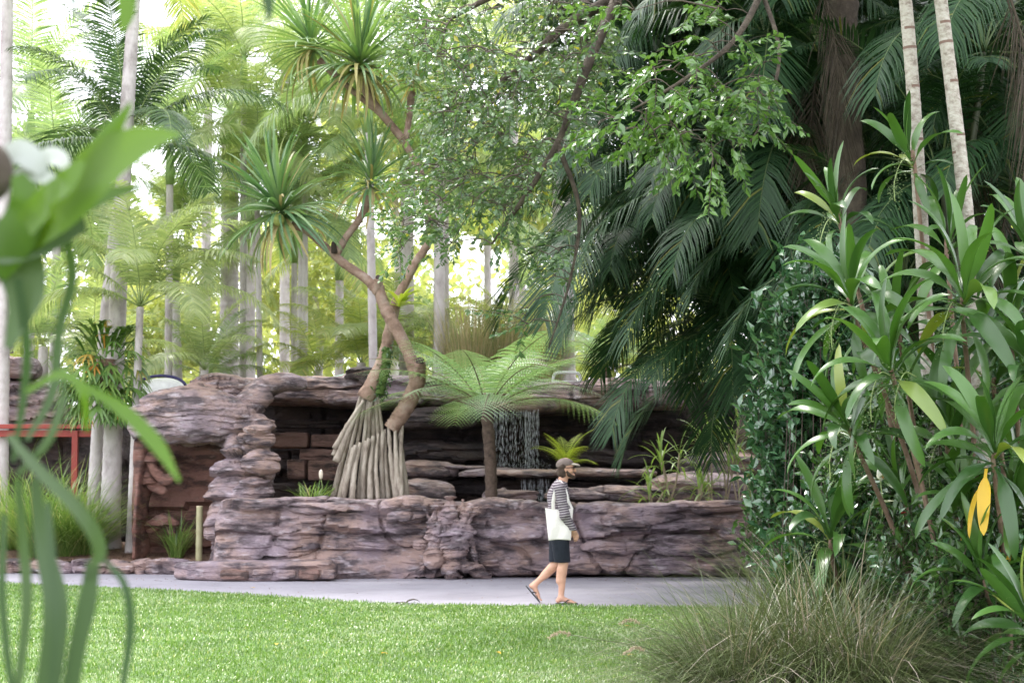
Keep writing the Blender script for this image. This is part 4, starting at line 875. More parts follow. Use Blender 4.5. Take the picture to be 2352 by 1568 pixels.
# ------------------------------------------------------------------ the spreading tree with overhanging small leaved branches
tb = Vector((at(1950, 0, 18.6).x, 18.6, 0))
tr = thing('spreading_tree', 'dark mossy trunked tree whose small leaved branches overhang the middle of the view', 'tree', tb)
L3 = lambda px, py, Y: at(px, py, Y)-tb
def tlimb(name, pts, r, k=26, n=10, mat='bark_dark'):
    C = spline(pts, k); rr = np.interp(np.linspace(0, 1, k), np.linspace(0, 1, len(r)), r)*(1+.06*rng.standard_normal(k)); mb = MB(); mb.tube(C, rr, n)
    obj(name, mb.mesh(name, [M[mat]]), tr); return C
T1 = tlimb('trunk', [(0, 0, -.05), L3(1958, 700, 18.6), L3(1948, 300, 18.6), L3(1930, -60, 18.6), L3(1900, -300, 18.4)], [.26, .19, .165, .17, .12], 50, 14)
skel = [np.array(T1[-14:])]
limbs = [([L3(1935, -20, 18.6), L3(1800, -160, 18.2), L3(1600, -120, 18), L3(1420, -10, 18.3), L3(1300, 60, 18.6), L3(1200, 150, 18.8), L3(1080, 240, 19)], [.13, .11, .09, .07, .05, .035, .02]),
         ([L3(1420, -10, 18.3), L3(1350, 150, 17.8), L3(1280, 330, 17.6), L3(1200, 460, 17.6), L3(1130, 560, 17.8)], [.06, .05, .035, .025, .012]),
         ([L3(1600, -120, 18), L3(1400, -90, 17.2), L3(1200, -40, 17), L3(1040, 40, 17.2)], [.07, .06, .045, .02]),
         ([L3(1800, -160, 18.2), L3(1750, -20, 16.8), L3(1680, 100, 16), L3(1560, 190, 15.6), L3(1440, 260, 15.4)], [.05, .036, .025, .016, .009]),
         ([L3(1750, -20, 16.8), L3(1790, 120, 16.2), L3(1760, 260, 16), L3(1720, 330, 15.9)], [.026, .02, .013, .007]),
         ([L3(1280, 330, 17.6), L3(1330, 480, 17.5), L3(1310, 640, 17.5), L3(1260, 800, 17.6)], [.03, .022, .014, .008])]
for pts, r in limbs: skel.append(np.array(tlimb('branch', pts, r)))
nodes = np.concatenate(skel)
def inpoly(x, y, P):
    c = False; j = len(P)-1
    for i in range(len(P)):
        if (P[i][1] > y) != (P[j][1] > y) and x < (P[j][0]-P[i][0])*(y-P[i][1])/(P[j][1]-P[i][1])+P[i][0]: c = not c
        j = i
    return c
A_ = [(945, 50), (1010, -40), (1340, -60), (1420, 60), (1350, 300), (1250, 400), (1190, 540), (1110, 490), (990, 510), (915, 400), (990, 280), (930, 130)]
A2 = [(910, 500), (1060, 500), (1060, 560), (980, 600), (905, 570)]
B_ = [(1400, -20), (1600, -30), (1770, 60), (1760, 330), (1640, 390), (1480, 330), (1350, 330), (1345, 260), (1480, 180), (1400, 80)]
C_ = [(1200, 580), (1320, 500), (1330, 640), (1290, 740), (1180, 760), (1150, 700), (1250, 650)]
tw = []
def seedpts(poly, n, y0, y1):
    xs = [p[0] for p in poly]; ys = [p[1] for p in poly]; k = 0
    while k < n:
        x, y = random.uniform(min(xs), max(xs)), random.uniform(min(ys), max(ys))
        if inpoly(x, y, poly):
            if vnoise(np.array([x/75, y/75, 3.3])) < .36: k += .25; continue
            tw.append((np.array(L3(x, y, random.uniform(y0, y1))), y0)); k += 1
seedpts(A_, 640, 16.9, 19.8); seedpts(A2, 30, 17.5, 18.6); seedpts(B_, 120, 15.1, 16.4); seedpts(C_, 22, 17.2, 17.9)
tw.sort(key=lambda a: np.min(((nodes-a[0])**2).sum(1)))
mbt = MB(); LP, LD, LS = [], [], []; near = []
for p, y0 in tw:
    d2 = ((nodes-p)**2).sum(1)+np.where(nodes[:, 2] < p[2]-.1, .6, 0); a = nodes[np.argmin(d2)]; dist = np.linalg.norm(p-a); n = max(4, int(dist/.12))
    md = (a+p)/2+np.array([0, 0, .12*dist])+rng.normal(0, .05*dist, 3); C = spline([a, md, p], n)
    mbt.tube(C, np.linspace(.006+.006*min(1, dist), .003, n), 4, 0, False); nodes = np.concatenate([nodes, C[1:]])
    d = p-a; d = d/(np.linalg.norm(d)+1e-6)+np.array([random.gauss(-.25, .4), random.gauss(-.1, .4), random.gauss(-.2, .4)]); d /= np.linalg.norm(d)
    ln = random.uniform(.25, .5); tip = p+d*ln+np.array([0, 0, -.06]); C = spline([p, (p+tip)/2+np.array([0, 0, .03]), tip], 7); mbt.tube(C, np.linspace(.004, .002, 7), 3, 0, False)
    nl = random.randint(16, 25)
    for q in range(nl):
        f = .1+.9*q/(nl-1); b = p+(tip-p)*f; s_ = np.cross(d, [0, 0, 1.]); s_ /= np.linalg.norm(s_)+1e-6
        ld = d*.6+s_*(.9 if q % 2 else -.9)+rng.normal(0, .35, 3)
        if y0 == 15.1: near.append((b, ld))
        else: LP.append(b); LD.append(ld)
obj('twigs', mbt.mesh('twigs', [M['twig']]), tr, kind='stuff')
V, T = leaves_at(np.array(LP), rng, .077, np.array(LD), .5, .3)
mbl = MB(); mbl.add(V, None, T)
random.shuffle(near); V, T = leaves_at(np.array([x[0] for x in near[300:]]), rng, .105, np.array([x[1] for x in near[300:]]), .45, .35); mbl.add(V, None, T, 1)
tm_ = leafmat('tree_leaf_light', (.06, .14, .035), (.16, .28, .085), .28, (1.5, 1.6, .6), .22, .9)
obj('crown', mbl.mesh('crown', [M['tree1'], tm_], smooth=False), tr, kind='stuff')
lv = [mesh_np('leaf', *(lambda VT: (VT[0], None, VT[1]))(leaves_at(np.zeros((1, 3)), np.random.default_rng(k), .11, np.array([[1., 0, .1]]), .42, .2, .05)), [M['tree2']]) for k in range(4)]
for k, (p, d) in enumerate(near[:300]):
    put('leaf', lv[k % 4], tr, Matrix.Translation(Vector(p)) @ Vector((1, 0, 0)).rotation_difference(Vector(d)).to_matrix().to_4x4())
# unseen dense top of that tree, added above the view to shade the grove
Vs, Ts = [], []; mbc = MB()
for k in range(64):
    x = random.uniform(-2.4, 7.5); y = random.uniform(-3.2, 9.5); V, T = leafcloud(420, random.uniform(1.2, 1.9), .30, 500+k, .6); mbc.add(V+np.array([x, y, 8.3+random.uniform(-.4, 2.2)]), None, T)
obj('shade_crown', mbc.mesh('shade_crown', [M['jungle']], smooth=False), tr, kind='stuff')

# ------------------------------------------------------------------ two pale ringed palms in front
for pts, Y, w0, w1, lb in (([(2145, 1300), (2138, 1000), (2120, 600), (2100, 250), (2078, -20), (2040, -420)], 13.2, 36, 30, 'pale ringed slender palm trunk, the one nearer the dark mossy trunk'),
                           ([(2262, 1300), (2250, 900), (2222, 520), (2192, 250), (2158, -20), (2105, -420)], 13.0, 38, 30, 'pale ringed slender palm trunk, nearest the right edge')):
    P = [at(x, y, Y) for x, y in pts]; P[0].z = -.05; b = P[0].copy(); t = thing('slender_palm', lb, 'palm tree', b, 0, 'pale ringed palms')
    C = spline([p-b for p in P], 150); s = np.concatenate([[0], np.cumsum(np.linalg.norm(np.diff(C, axis=0), axis=1))]); k = int(s[-1]/.022)
    u = np.linspace(0, s[-1], k); C = np.stack([np.interp(u, s, C[:, a]) for a in range(3)], -1)
    gap = .15; ph = (u+.03*np.sin(u*3))/gap; fr = ph % 1; r = np.interp(u, [0, s[-1]], [w0/ppm(Y)/2*1.08, w1/ppm(Y)/2*.92])*(1+.045*np.exp(-((fr-.08)/.10)**2)+.01*np.sin(u*9))
    mb = MB(); mb.tube(C, r, 16); tk = mb.mesh('ringed_trunk', [M['palm_pale'], M['scar']])
    nq = (k-1)*16; mi = np.zeros(len(tk.polygons), np.int32); seg = np.arange(nq)//16; mi[:nq] = np.where((fr[seg] < .07) & (vnoise(np.stack([seg*.21, (np.arange(nq) % 16)*.35, seg*0], -1)) > .5), 1, 0); tk.polygons.foreach_set('material_index', mi)
    obj('trunk', tk, t); c = Vector(C[-1])
    mb = MB(); mb.tube([c, c+Vector((0, 0, .3)), c+Vector((0, 0, .8))], [.06, .075, .04], 10); obj('crownshaft', mb.mesh('crownshaft', [M['shaft']]), t)
    crown(t, c+Vector((0, 0, .75)), 10, king_v['b'], .85)

# ------------------------------------------------------------------ broad strap leaved plants in the right front
cv = [strap_mesh('strap_leaf', [M['cordy']], L=.66, W=w*.84, e0=a, e1=b, p=pw, pet=.2, fold=.28, n=14, yaw=y, tip=.5, wave=wv, seed=s)
      for s, (w, a, b, pw, y, wv) in enumerate(((.042, 84, 50, 1.6, 14, .3), (.056, 66, -12, 1.7, -26, .5), (.060, 50, -42, 1.5, 24, .6), (.058, 36, -62, 1.3, -28, .6), (.056, 16, -76, 1.1, 20, .6), (.052, -8, -86, 1.0, -18, .5), (.054, 70, 12, 2.3, 34, .4), (.050, -38, -96, 1.0, 12, .3)))]
cvy = strap_mesh('yellow_leaf', [M['cordy_yellow']], L=.46, W=.042, e0=-50, e1=-88, p=.6, pet=.16, fold=.22, n=14, tip=.5)
def panicle(t, c, L, seed):
    rg = np.random.default_rng(seed); mb = MB(); C = spline([c, c+Vector((-.10, -.08, .02)), c+Vector((-.17, -.12, -L*.5)), c+Vector((-.17, -.12, -L))], 16); mb.tube(C, .004, 4)
    obj('flower_stalk', mb.mesh('flower_stalk', [M['stalk']]), t)
    mb = MB(); n = 150; i = rg.integers(4, 16, n); P = C[i]+rg.normal(0, .035, (n, 3))*np.array([1, 1, 1.2])
    for p in P:
        r = rg.uniform(.004, .0075); mb.add(p+r*np.array([(1, 0, 0), (-1, 0, 0), (0, 1, 0), (0, -1, 0), (0, 0, 1), (0, 0, -1)]), None, [(0, 2, 4), (2, 1, 4), (1, 3, 4), (3, 0, 4), (2, 0, 5), (1, 2, 5), (3, 1, 5), (0, 3, 5)])
    obj('berries', mb.mesh('berries', [M['berry']]), t, kind='stuff')
cord = [  # head px, py, depth, leaves, scale, foot px, lean of the head, panicles, label
    (2092, 365, 13.0, 14, .78, 2150, (-.35, -.2, 1), 1, 'small broad leaved plant top beside the nearer pale trunk, highest of its kind'),
    (1925, 500, 12.6, 16, .80, 2080, (-.3, -.2, 1), 1, 'strap leaved plant head in front of the mossy trunk'),
    (1955, 690, 11.9, 22, 1.02, 2140, (-.25, -.3, 1), 1, 'large strap leaved head reaching left over the glossy shrub'),
    (2215, 690, 11.4, 26, 1.1, 2230, (.0, -.4, 1), 1, 'biggest strap leaved head, between the two pale trunks'),
    (2045, 850, 11.3, 22, 1.05, 2150, (-.4, -.4, 1), 2, 'drooping strap leaved head under the biggest one'),
    (1950, 985, 11.6, 18, .95, 2100, (-.4, -.35, .8), 2, 'low drooping strap leaved head with yellow stalks, left of the pale trunk foot'),
    (1908, 1235, 12.2, 20, 1.0, 1925, (-.05, -.1, 1), 1, 'upright strap leaved plant standing above the fountain grass'),
    (2285, 1040, 11.0, 24, 1.0, 2290, (-.05, -.4, 1), 0, 'strap leaved head carrying two hanging yellow leaves'),
    (2370, 590, 11.6, 18, 1.0, 2380, (-.3, -.3, 1), 0, 'strap leaved head cut by the right edge, upper one'),
    (2380, 850, 11.2, 18, 1.0, 2390, (-.4, -.3, 1), 0, 'strap leaved head cut by the right edge, middle one'),
    (2372, 1440, 10.4, 18, .9, 2390, (-.5, -.3, 1), 0, 'strap leaved head cut by the right edge, lowest one'),
    (2180, 560, 12.8, 16, .9, 2200, (.1, -.2, 1), 0, 'strap leaved head behind the farther pale trunk'),
    (2290, 870, 12.0, 18, .95, 2300, (.1, -.3, 1), 1, 'shaded strap leaved head behind the yellow leaved one'),
    (2180, 1010, 12.2, 16, .9, 2200, (.0, -.3, 1), 1, 'shaded strap leaved head at the foot of the pale trunks'),
    (2060, 760, 12.4, 18, .95, 2120, (-.3, -.2, 1), 0, 'shaded strap leaved head left of the nearer pale trunk, at mid height'),
    (2320, 730, 11.8, 20, 1.0, 2330, (-.1, -.3, 1), 0, 'strap leaved head right of the farther pale trunk, at mid height'),
    (2230, 1190, 11.5, 18, .85, 2240, (-.3, -.3, 1), 0, 'low strap leaved head just left of the hanging yellow leaves'),
    (2330, 1180, 11.3, 18, .9, 2345, (-.1, -.3, 1), 0, 'low strap leaved head just right of the hanging yellow leaves'),
    (2070, 1120, 12.3, 16, .8, 2100, (-.3, -.2, 1), 0, 'small strap leaved head below the white bud'),
    (2260, 1330, 11.0, 16, .8, 2280, (-.3, -.3, 1), 0, 'small strap leaved head low in the dark shrubs')]
for k, (px, py, Y, nl, s, fx, ax, npn, lb) in enumerate(cord):
    h = at(px, py, Y); b = Vector((at(fx, 0, Y+.3).x, Y+.3, -.03)); t = thing('cordyline', lb, 'broad leaved plant', b, 0, 'strap leaved plants in the right front')
    c = h-b; mb = MB(); ax = Vector(ax).normalized(); C = spline([(0, 0, 0), (c.x*.25, c.y*.3, c.z*.5), c-ax*.12, c], 40); mb.tube(C, np.linspace(.02, .013, 40)*(1+.07*(np.arange(40) % 2)), 8); obj('stem', mb.mesh('cane_stem', [M['bark_brown']]), t)
    q = Vector((0, 0, 1)).rotation_difference(ax).to_matrix().to_4x4(); ph0 = random.uniform(0, 6.28)
    nl = int(nl*1.12)
    for j in range(nl):
        u = (j+.5)/nl; v = [0, 6, 1, 2, 3, 4, 5, 7][min(7, int(u**.85*8))] if s > .9 else [0, 0, 6, 1, 2, 3, 4, 5][min(7, int(u*8))]
        put('leaf', cv[v], t, Matrix.Translation(c-ax*(.16*u-.03)) @ q @ Matrix.Rotation(ph0+j*2.39996+random.uniform(-.2, .2), 4, 'Z') @ Matrix.Rotation(random.uniform(-.3, .3), 4, 'X') @ Matrix.Scale(s*random.uniform(.82, 1.12), 4))
    for j in range(npn): panicle(t, c-ax*.05+Vector((.16*j, 0, 0)), .3, k*5+j)
    if 'yellow leaves' in lb:
        for phi, sc, dz in ((4.25, 1.15, -.10), (3.3, 1.05, -.16)):
            o = put('leaf', cvy, t, Matrix.Translation(c+Vector((-.07 if sc > 1 else -.16, -.05, dz))) @ Matrix.Rotation(phi, 4, 'Z') @ Matrix.Scale(sc*.85, 4)); o['label'] = 'withered yellow leaf'

# ------------------------------------------------------------------ glossy shrubs
sv = [mesh_np('leaf', *(lambda VT: (VT[0], None, VT[1]))(leaves_at(np.zeros((1, 3)), np.random.default_rng(k), .085, np.array([[1., 0, .1]]), .55, .1, .05)), [M['shrub']]) for k in range(3)]
def shrub(label, px, py0, py1, Y, rx, n, size, mat, parts=0, seed=0, name='glossy_shrub', group='glossy shrubs'):
    top, bot = at(px, py0, Y), at(px, py1, Y); b = Vector((top.x, Y, 0)); t = thing(name, label, 'shrub', b, 0, group)
    rg = np.random.default_rng(seed); z0, z1 = max(.1, bot.z), top.z; mb = MB(); P = []; D = []
    nt_ = max(20, n//11)
    for k in range(nt_):
        z = z0+(z1-z0)*rg.random()**.8; rr = rx*(.55+.45*math.sin(math.pi*min(1, .2+.75*(z-z0)/(z1-z0))))*rg.random()**.45; ph = rg.uniform(0, 6.283); rr *= .45+1.0*float(vnoise(np.array([math.cos(ph)*1.6+seed*3, math.sin(ph)*1.6, z*2.4])))
        p = np.array([rr*math.cos(ph), rr*.8*math.sin(ph), z]); a = np.array([.12*math.cos(ph), .1*math.sin(ph), max(0, z-.35-rr*.6)])
        d = p-a; d /= np.linalg.norm(d); d += rg.normal(0, .35, 3); tip = p+d*.22
        if k % 14 == 0: mb.tube(spline([a*np.array([3.2, 3.2, 0])-np.array([0, 0, .03]), a*np.array([2, 2, 1]), p, tip], 9), np.linspace(.0055, .0015, 9), 4, 0, False)
        else: mb.tube([p-d*.12, p, tip], [.0025, .002, .001], 3, 0, False)
        for q in range(11):
            f = q/10; P.append(p+(tip-p)*(f*1.6-.6)); D.append(d*.5+rg.normal(0, .7, 3))
    P, D = np.array(P), np.array(D); o_ = np.argsort(P[:, 1]); P, D = P[o_], D[o_]     # nearest first
    obj('stems', mb.mesh('stems', [M['twig']]), t, kind='stuff')
    for k in range(parts): put('leaf', sv[k % 3], t, Matrix.Translation(Vector(P[k])) @ Vector((1, 0, 0)).rotation_difference(Vector(D[k])).to_matrix().to_4x4() @ Matrix.Scale(size/.085, 4))
    V, T = leaves_at(P[parts:], rg, size, D[parts:], .52, .1); obj('foliage', mesh_np('shrub_foliage', V, None, T, [mat], smooth=False), t, kind='stuff')
shrub('tall glossy dark leaved shrub left of the strap leaved plants', 1880, 640, 960, 14.0, .46, 3400, .105, M['shrub'], 300, 1)
shrub('glossy dark leaved shrub overhanging the end of the rock wall', 1835, 850, 1240, 14.3, .45, 3900, .105, M['shrub'], 300, 2)
shrub('dark glossy shrub between the upright strap plant and the pale trunks', 2010, 1060, 1420, 12.8, .45, 2600, .075, M['shrub2'], 300, 3)
shrub('dark low shrub under the yellow leaves', 2130, 1230, 1600, 11.8, .42, 2600, .075, M['shrub2'], 300, 4)
shrub('dark shrub filling the lower right corner', 2290, 1180, 1620, 11.4, .45, 2600, .08, M['shrub2'], 300, 5)
shrub('small leafy shrub at the foot of the wall end', 1760, 1180, 1330, 15.0, .3, 700, .07, M['shrub2'], 0, 6)
shrub('dark shrub in the shade behind the strap leaved plants', 2150, 820, 1250, 13.8, .9, 3200, .09, M['shrub'], 0, 7)
shrub('leafy shrub hiding the ground under the upright strap plant', 1900, 1200, 1460, 12.6, .42, 2200, .085, M['shrub'], 0, 9)
shrub('leafy dark shrub hiding the ground under the yellow leaves', 2210, 1290, 1600, 11.2, .40, 2400, .08, M['shrub2'], 0, 10)
shrub('leafy shrub filling the gap behind the low drooping strap heads', 2060, 900, 1250, 13.2, .55, 2600, .09, M['shrub2'], 0, 11)
shrub('dark shrub behind the right edge leaves', 2380, 700, 1300, 13.4, .8, 3000, .09, M['shrub'], 0, 8)

# white bud and red flower
c = at(2022, 1088, 11.9); t = thing('white_flower', 'white flower bud with an orange centre among the dark leaves', 'flower', c)
mb = MB(); a = np.linspace(0, math.pi, 9); mb.tube([(0, 0, -.05*math.cos(x)) for x in a], .024*np.sin(a)+.001, 10); obj('bud', mb.mesh('bud', [plain('white_petal', (.75, .74, .66), .5)]), t)
pm = [strap_mesh('petal', [plain('cream_petal', (.55, .55, .30), .5)], L=.07, W=.018, e0=e, e1=e-30, n=7, tip=.4) for e in (10, 40)]
for k in range(4): put('petal', pm[k % 2], t, Matrix.Translation((0, 0, -.04)) @ Matrix.Rotation(k*1.7, 4, 'Z'))
mb = MB(); mb.tube([(.012, -.02, -.03), (.014, -.024, .02)], .005, 6); obj('stamen', mb.mesh('stamen', [plain('orange_stamen', (.7, .25, .05))]), t)
mb = MB(); mb.tube([(0, 0, -.45), (.02, .03, -.2), (0, 0, -.04)], .005, 6); obj('stalk', mb.mesh('stalk', [M['stalk']]), t)
c = at(2075, 1182, 11.9); t = thing('red_flower', 'tiny red flower in the dark shrub under the white bud', 'flower', c)
pr = strap_mesh('petal', [plain('red_petal', (.45, .03, .03), .5)], L=.035, W=.012, e0=50, e1=0, n=6, tip=.4)
for k in range(6): put('petal', pr, t, Matrix.Rotation(k*1.05, 4, 'Z'))
mb = MB(); mb.tube([(0, .01, -.3), (0, .01, -.1), (0, 0, 0)], .004, 5); obj('stalk', mb.mesh('stalk', [M['stalk']]), t)

# ------------------------------------------------------------------ fountain grass
def plume(t, p, d, L, seed):
    rg = np.random.default_rng(seed); C = spline([p, p+d*L*.5, p+d*L+np.array([0, 0, -.35*L])], 9); n = 170; i = rg.random(n)*8; P = np.stack([np.interp(i, np.arange(9), C[:, a]) for a in range(3)], -1)
    D = np.stack([np.interp(i, np.arange(9), np.gradient(C, axis=0)[:, a]) for a in range(3)], -1); D /= np.linalg.norm(D, axis=1)[:, None]
    V, T = leaves_at(P, rg, .022, D*1.2+rg.normal(0, .7, (n, 3)), .22, 0); return mesh_np('seed_head', V, None, T, [M['seed']])
for k, (px, Y, n_, L, tl, lb) in enumerate(((1830, 11.2, 2100, 1.7, 52, 'large brownish fountain grass mound in the right front'), (1680, 10.9, 1700, 1.45, 60, 'fountain grass clump sprawling left over the lawn'), (1950, 10.8, 1600, 1.5, 48, 'fountain grass clump touching the dark shrubs'),
                                         (1780, 10.2, 1300, .95, 72, 'lowest fountain grass clump at the bottom of the view'), (1900, 12.0, 1400, 1.85, 34, 'tallest fountain grass clump under the upright strap plant'))):
    b = Vector((at(px, 0, Y).x, Y, 0)); t = thing('fountain_grass', lb, 'ornamental grass', b, 0, 'fountain grass clumps')
    obj('foliage', blade_clump(n_, .24, L, .0034, tl, 160+k, 1.0, 7).mesh('fountain_foliage', [M['fount']]), t, kind='stuff')
    for q in range((0, 3, 0, 0, 0)[k]):
        ph = random.uniform(2.2, 5.4); rr = L*random.uniform(.45, .8); p = np.array([rr*math.cos(ph), rr*.6*math.sin(ph), L*random.uniform(.25, .55)]); d = np.array([math.cos(ph), .5*math.sin(ph), .25])
        mb = MB(); mb.tube(spline([(0, 0, 0), p*np.array([.4, .4, .75]), p], 10), .003, 4); obj('seed_stalk', mb.mesh('seed_stalk', [M['fount']]), t)
        obj('seed_head', plume(t, p, d/np.linalg.norm(d), random.uniform(.12, .2), k*20+q), t)

# ------------------------------------------------------------------ blurred staghorn fern close to the lens
fy_ = 2.1
fb = at(-40, 470, fy_); st = thing('staghorn_fern', 'bright green staghorn fern hanging close by at the left edge, out of focus', 'staghorn fern', fb)
def lobe(pts, wid, mat='stag', dy=0, name='leaf'):
    P = [at(x, y, fy_+dy+d)-fb for x, y, d in pts]; C = spline(P, 18); w = np.interp(np.linspace(0, 1, 18), np.linspace(0, 1, len(wid)), wid)/ppm(fy_)/2
    mb = MB(); tg = np.gradient(C, axis=0); tg /= np.linalg.norm(tg, axis=1)[:, None]; sd = np.cross(tg, np.array([0, -1., .25])); ribbon(mb, C, w, sd, .22)
    return obj(name, mb.mesh(name, [M[mat]]), st)
lobe([(60, 560, 0), (150, 480, -.03), (240, 380, -.06), (330, 330, -.08), (415, 308, -.1)], [60, 100, 120, 80, 6])
lobe([(150, 480, -.02), (210, 400, -.05), (245, 320, -.06), (302, 236, -.08)], [60, 90, 60, 8])
lobe([(190, 440, -.03), (260, 380, -.04), (330, 330, -.02), (375, 290, .0)], [40, 60, 45, 6])
lobe([(120, 500, .03), (200, 465, .02), (280, 440, .0), (350, 425, -.02)], [60, 60, 26, 5])
lobe([(60, 520, -.04), (110, 460, -.06), (150, 420, -.1), (190, 370, -.1)], [60, 70, 60, 20])
lobe([(-20, 620, 0), (30, 540, -.02), (60, 470, -.03), (40, 400, -.03)], [80, 110, 90, 30])
lobe([(-30, 560, .02), (20, 560, .0), (110, 540, .0), (195, 510, .0)], [60, 110, 100, 50], 'stag_old')
lobe([(-20, 520, .03), (40, 600, .02), (60, 680, .02), (20, 800, .02)], [100, 120, 90, 20], 'stag_old')
M['stag_pale'] = leafmat('staghorn_pale', (.42, .46, .42), (.55, .58, .54), .25, (1, 1, 1), .5, .4, obj_random=True)  # light reflected off the shield frond, put into the colour as near white
for pts, wid, mt in (
    ([(150, 540, .02), (165, 640, .05), (135, 760, .06), (120, 900, .06), (60, 1010, .05)], [22, 26, 24, 24, 14], 'stag_old'),
    ([(40, 640, .0), (60, 780, .02), (55, 900, .04), (30, 1060, .05)], [20, 24, 20, 12], 'stag_old'),
    ([(60, 900, -.02), (140, 860, -.05), (190, 900, -.06), (200, 990, -.05)], [14, 22, 22, 8], 'stag'),
    ([(180, 880, .0), (280, 940, -.02), (360, 1020, -.04), (412, 1105, -.05)], [14, 32, 36, 8], 'stag'),
    ([(20, 1000, .0), (90, 1080, -.03), (180, 1170, -.04), (230, 1260, -.03), (195, 1330, -.02)], [16, 28, 32, 34, 14], 'stag_old'),
    ([(80, 1100, .02), (100, 1250, .02), (130, 1400, .0), (110, 1600, .0)], [22, 40, 60, 58], 'stag_old'),
    ([(110, 1150, -.03), (120, 1290, -.04), (130, 1420, -.05), (120, 1600, -.05)], [12, 22, 26, 26], 'stag_old'),
    ([(40, 1100, .0), (55, 1260, .02), (60, 1400, .02), (40, 1580, .02)], [18, 26, 26, 20], 'stag_old'),
    ([(215, 1290, -.02), (200, 1390, -.02), (180, 1480, -.02), (160, 1600, -.02)], [30, 46, 40, 40], 'stag_old'),
    ([(235, 1280, -.02), (285, 1340, -.03), (300, 1440, -.03), (280, 1590, -.03)], [10, 18, 22, 14], 'stag_old'),
    ([(10, 1180, .02), (5, 1350, .02), (15, 1480, .02), (30, 1600, .02)], [14, 20, 20, 16], 'stag_old'),
    ([(40, 1090, .0), (110, 1010, -.02), (140, 930, -.02), (150, 840, -.02)], [16, 22, 18, 6], 'stag_old'),
    ([(275, -60, .1), (292, 0, .1), (290, 40, .1), (282, 75, .1)], [44, 46, 40, 8], 'stag'),
    ([(600, -70, .1), (612, -20, .1), (618, 20, .1), (618, 48, .1)], [26, 28, 22, 6], 'stag_old'),
    ([(735, -70, .1), (740, -30, .1), (746, 0, .1), (752, 30, .1)], [20, 20, 16, 4], 'stag_old'),
    ([(160, -60, .1), (165, -20, .1), (170, 10, .1), (175, 30, .1)], [26, 20, 12, 4], 'stag_old')):
    lobe(pts, wid, mt)
for pts, wid in (([(-10, 390, .05), (40, 350, .04), (80, 372, .03), (100, 400, .03)], [30, 66, 56, 24]), ([(60, 400, .05), (110, 362, .04), (140, 368, .03), (152, 392, .03)], [24, 50, 44, 16]), ([(20, 430, .05), (60, 400, .04), (110, 410, .03), (140, 430, .03)], [30, 46, 34, 12])): lobe(pts, wid, 'stag_pale')
# the branch it grows on, just left of the frame, and the arching stalk above
mb = MB(); C = spline([at(-330, 1800, 2.15)-fb, at(-120, 900, 2.15)-fb, at(-90, 450, 2.15)-fb, at(-150, 0, 2.15)-fb, at(-120, -420, 2.2)-fb, at(200, -330, 2.25)-fb, at(760, -180, 2.3)-fb], 60)
mb.tube(C, np.interp(np.linspace(0, 1, 60), [0, .35, .6, 1], [.05, .045, .03, .012])*(1+.05*rng.standard_normal(60)), 12); obj('branch', mb.mesh('branch', [M['bark_brown']]), st)
mb = MB(); a = np.linspace(0, math.pi, 12); mb.tube([at(-25, 395-70*math.cos(x), 2.1)-fb for x in a], (55*np.sin(a)+1)/ppm(2.1), 14); obj('shield_frond', mb.mesh('shield_frond', [M['bark_dark']]), st)
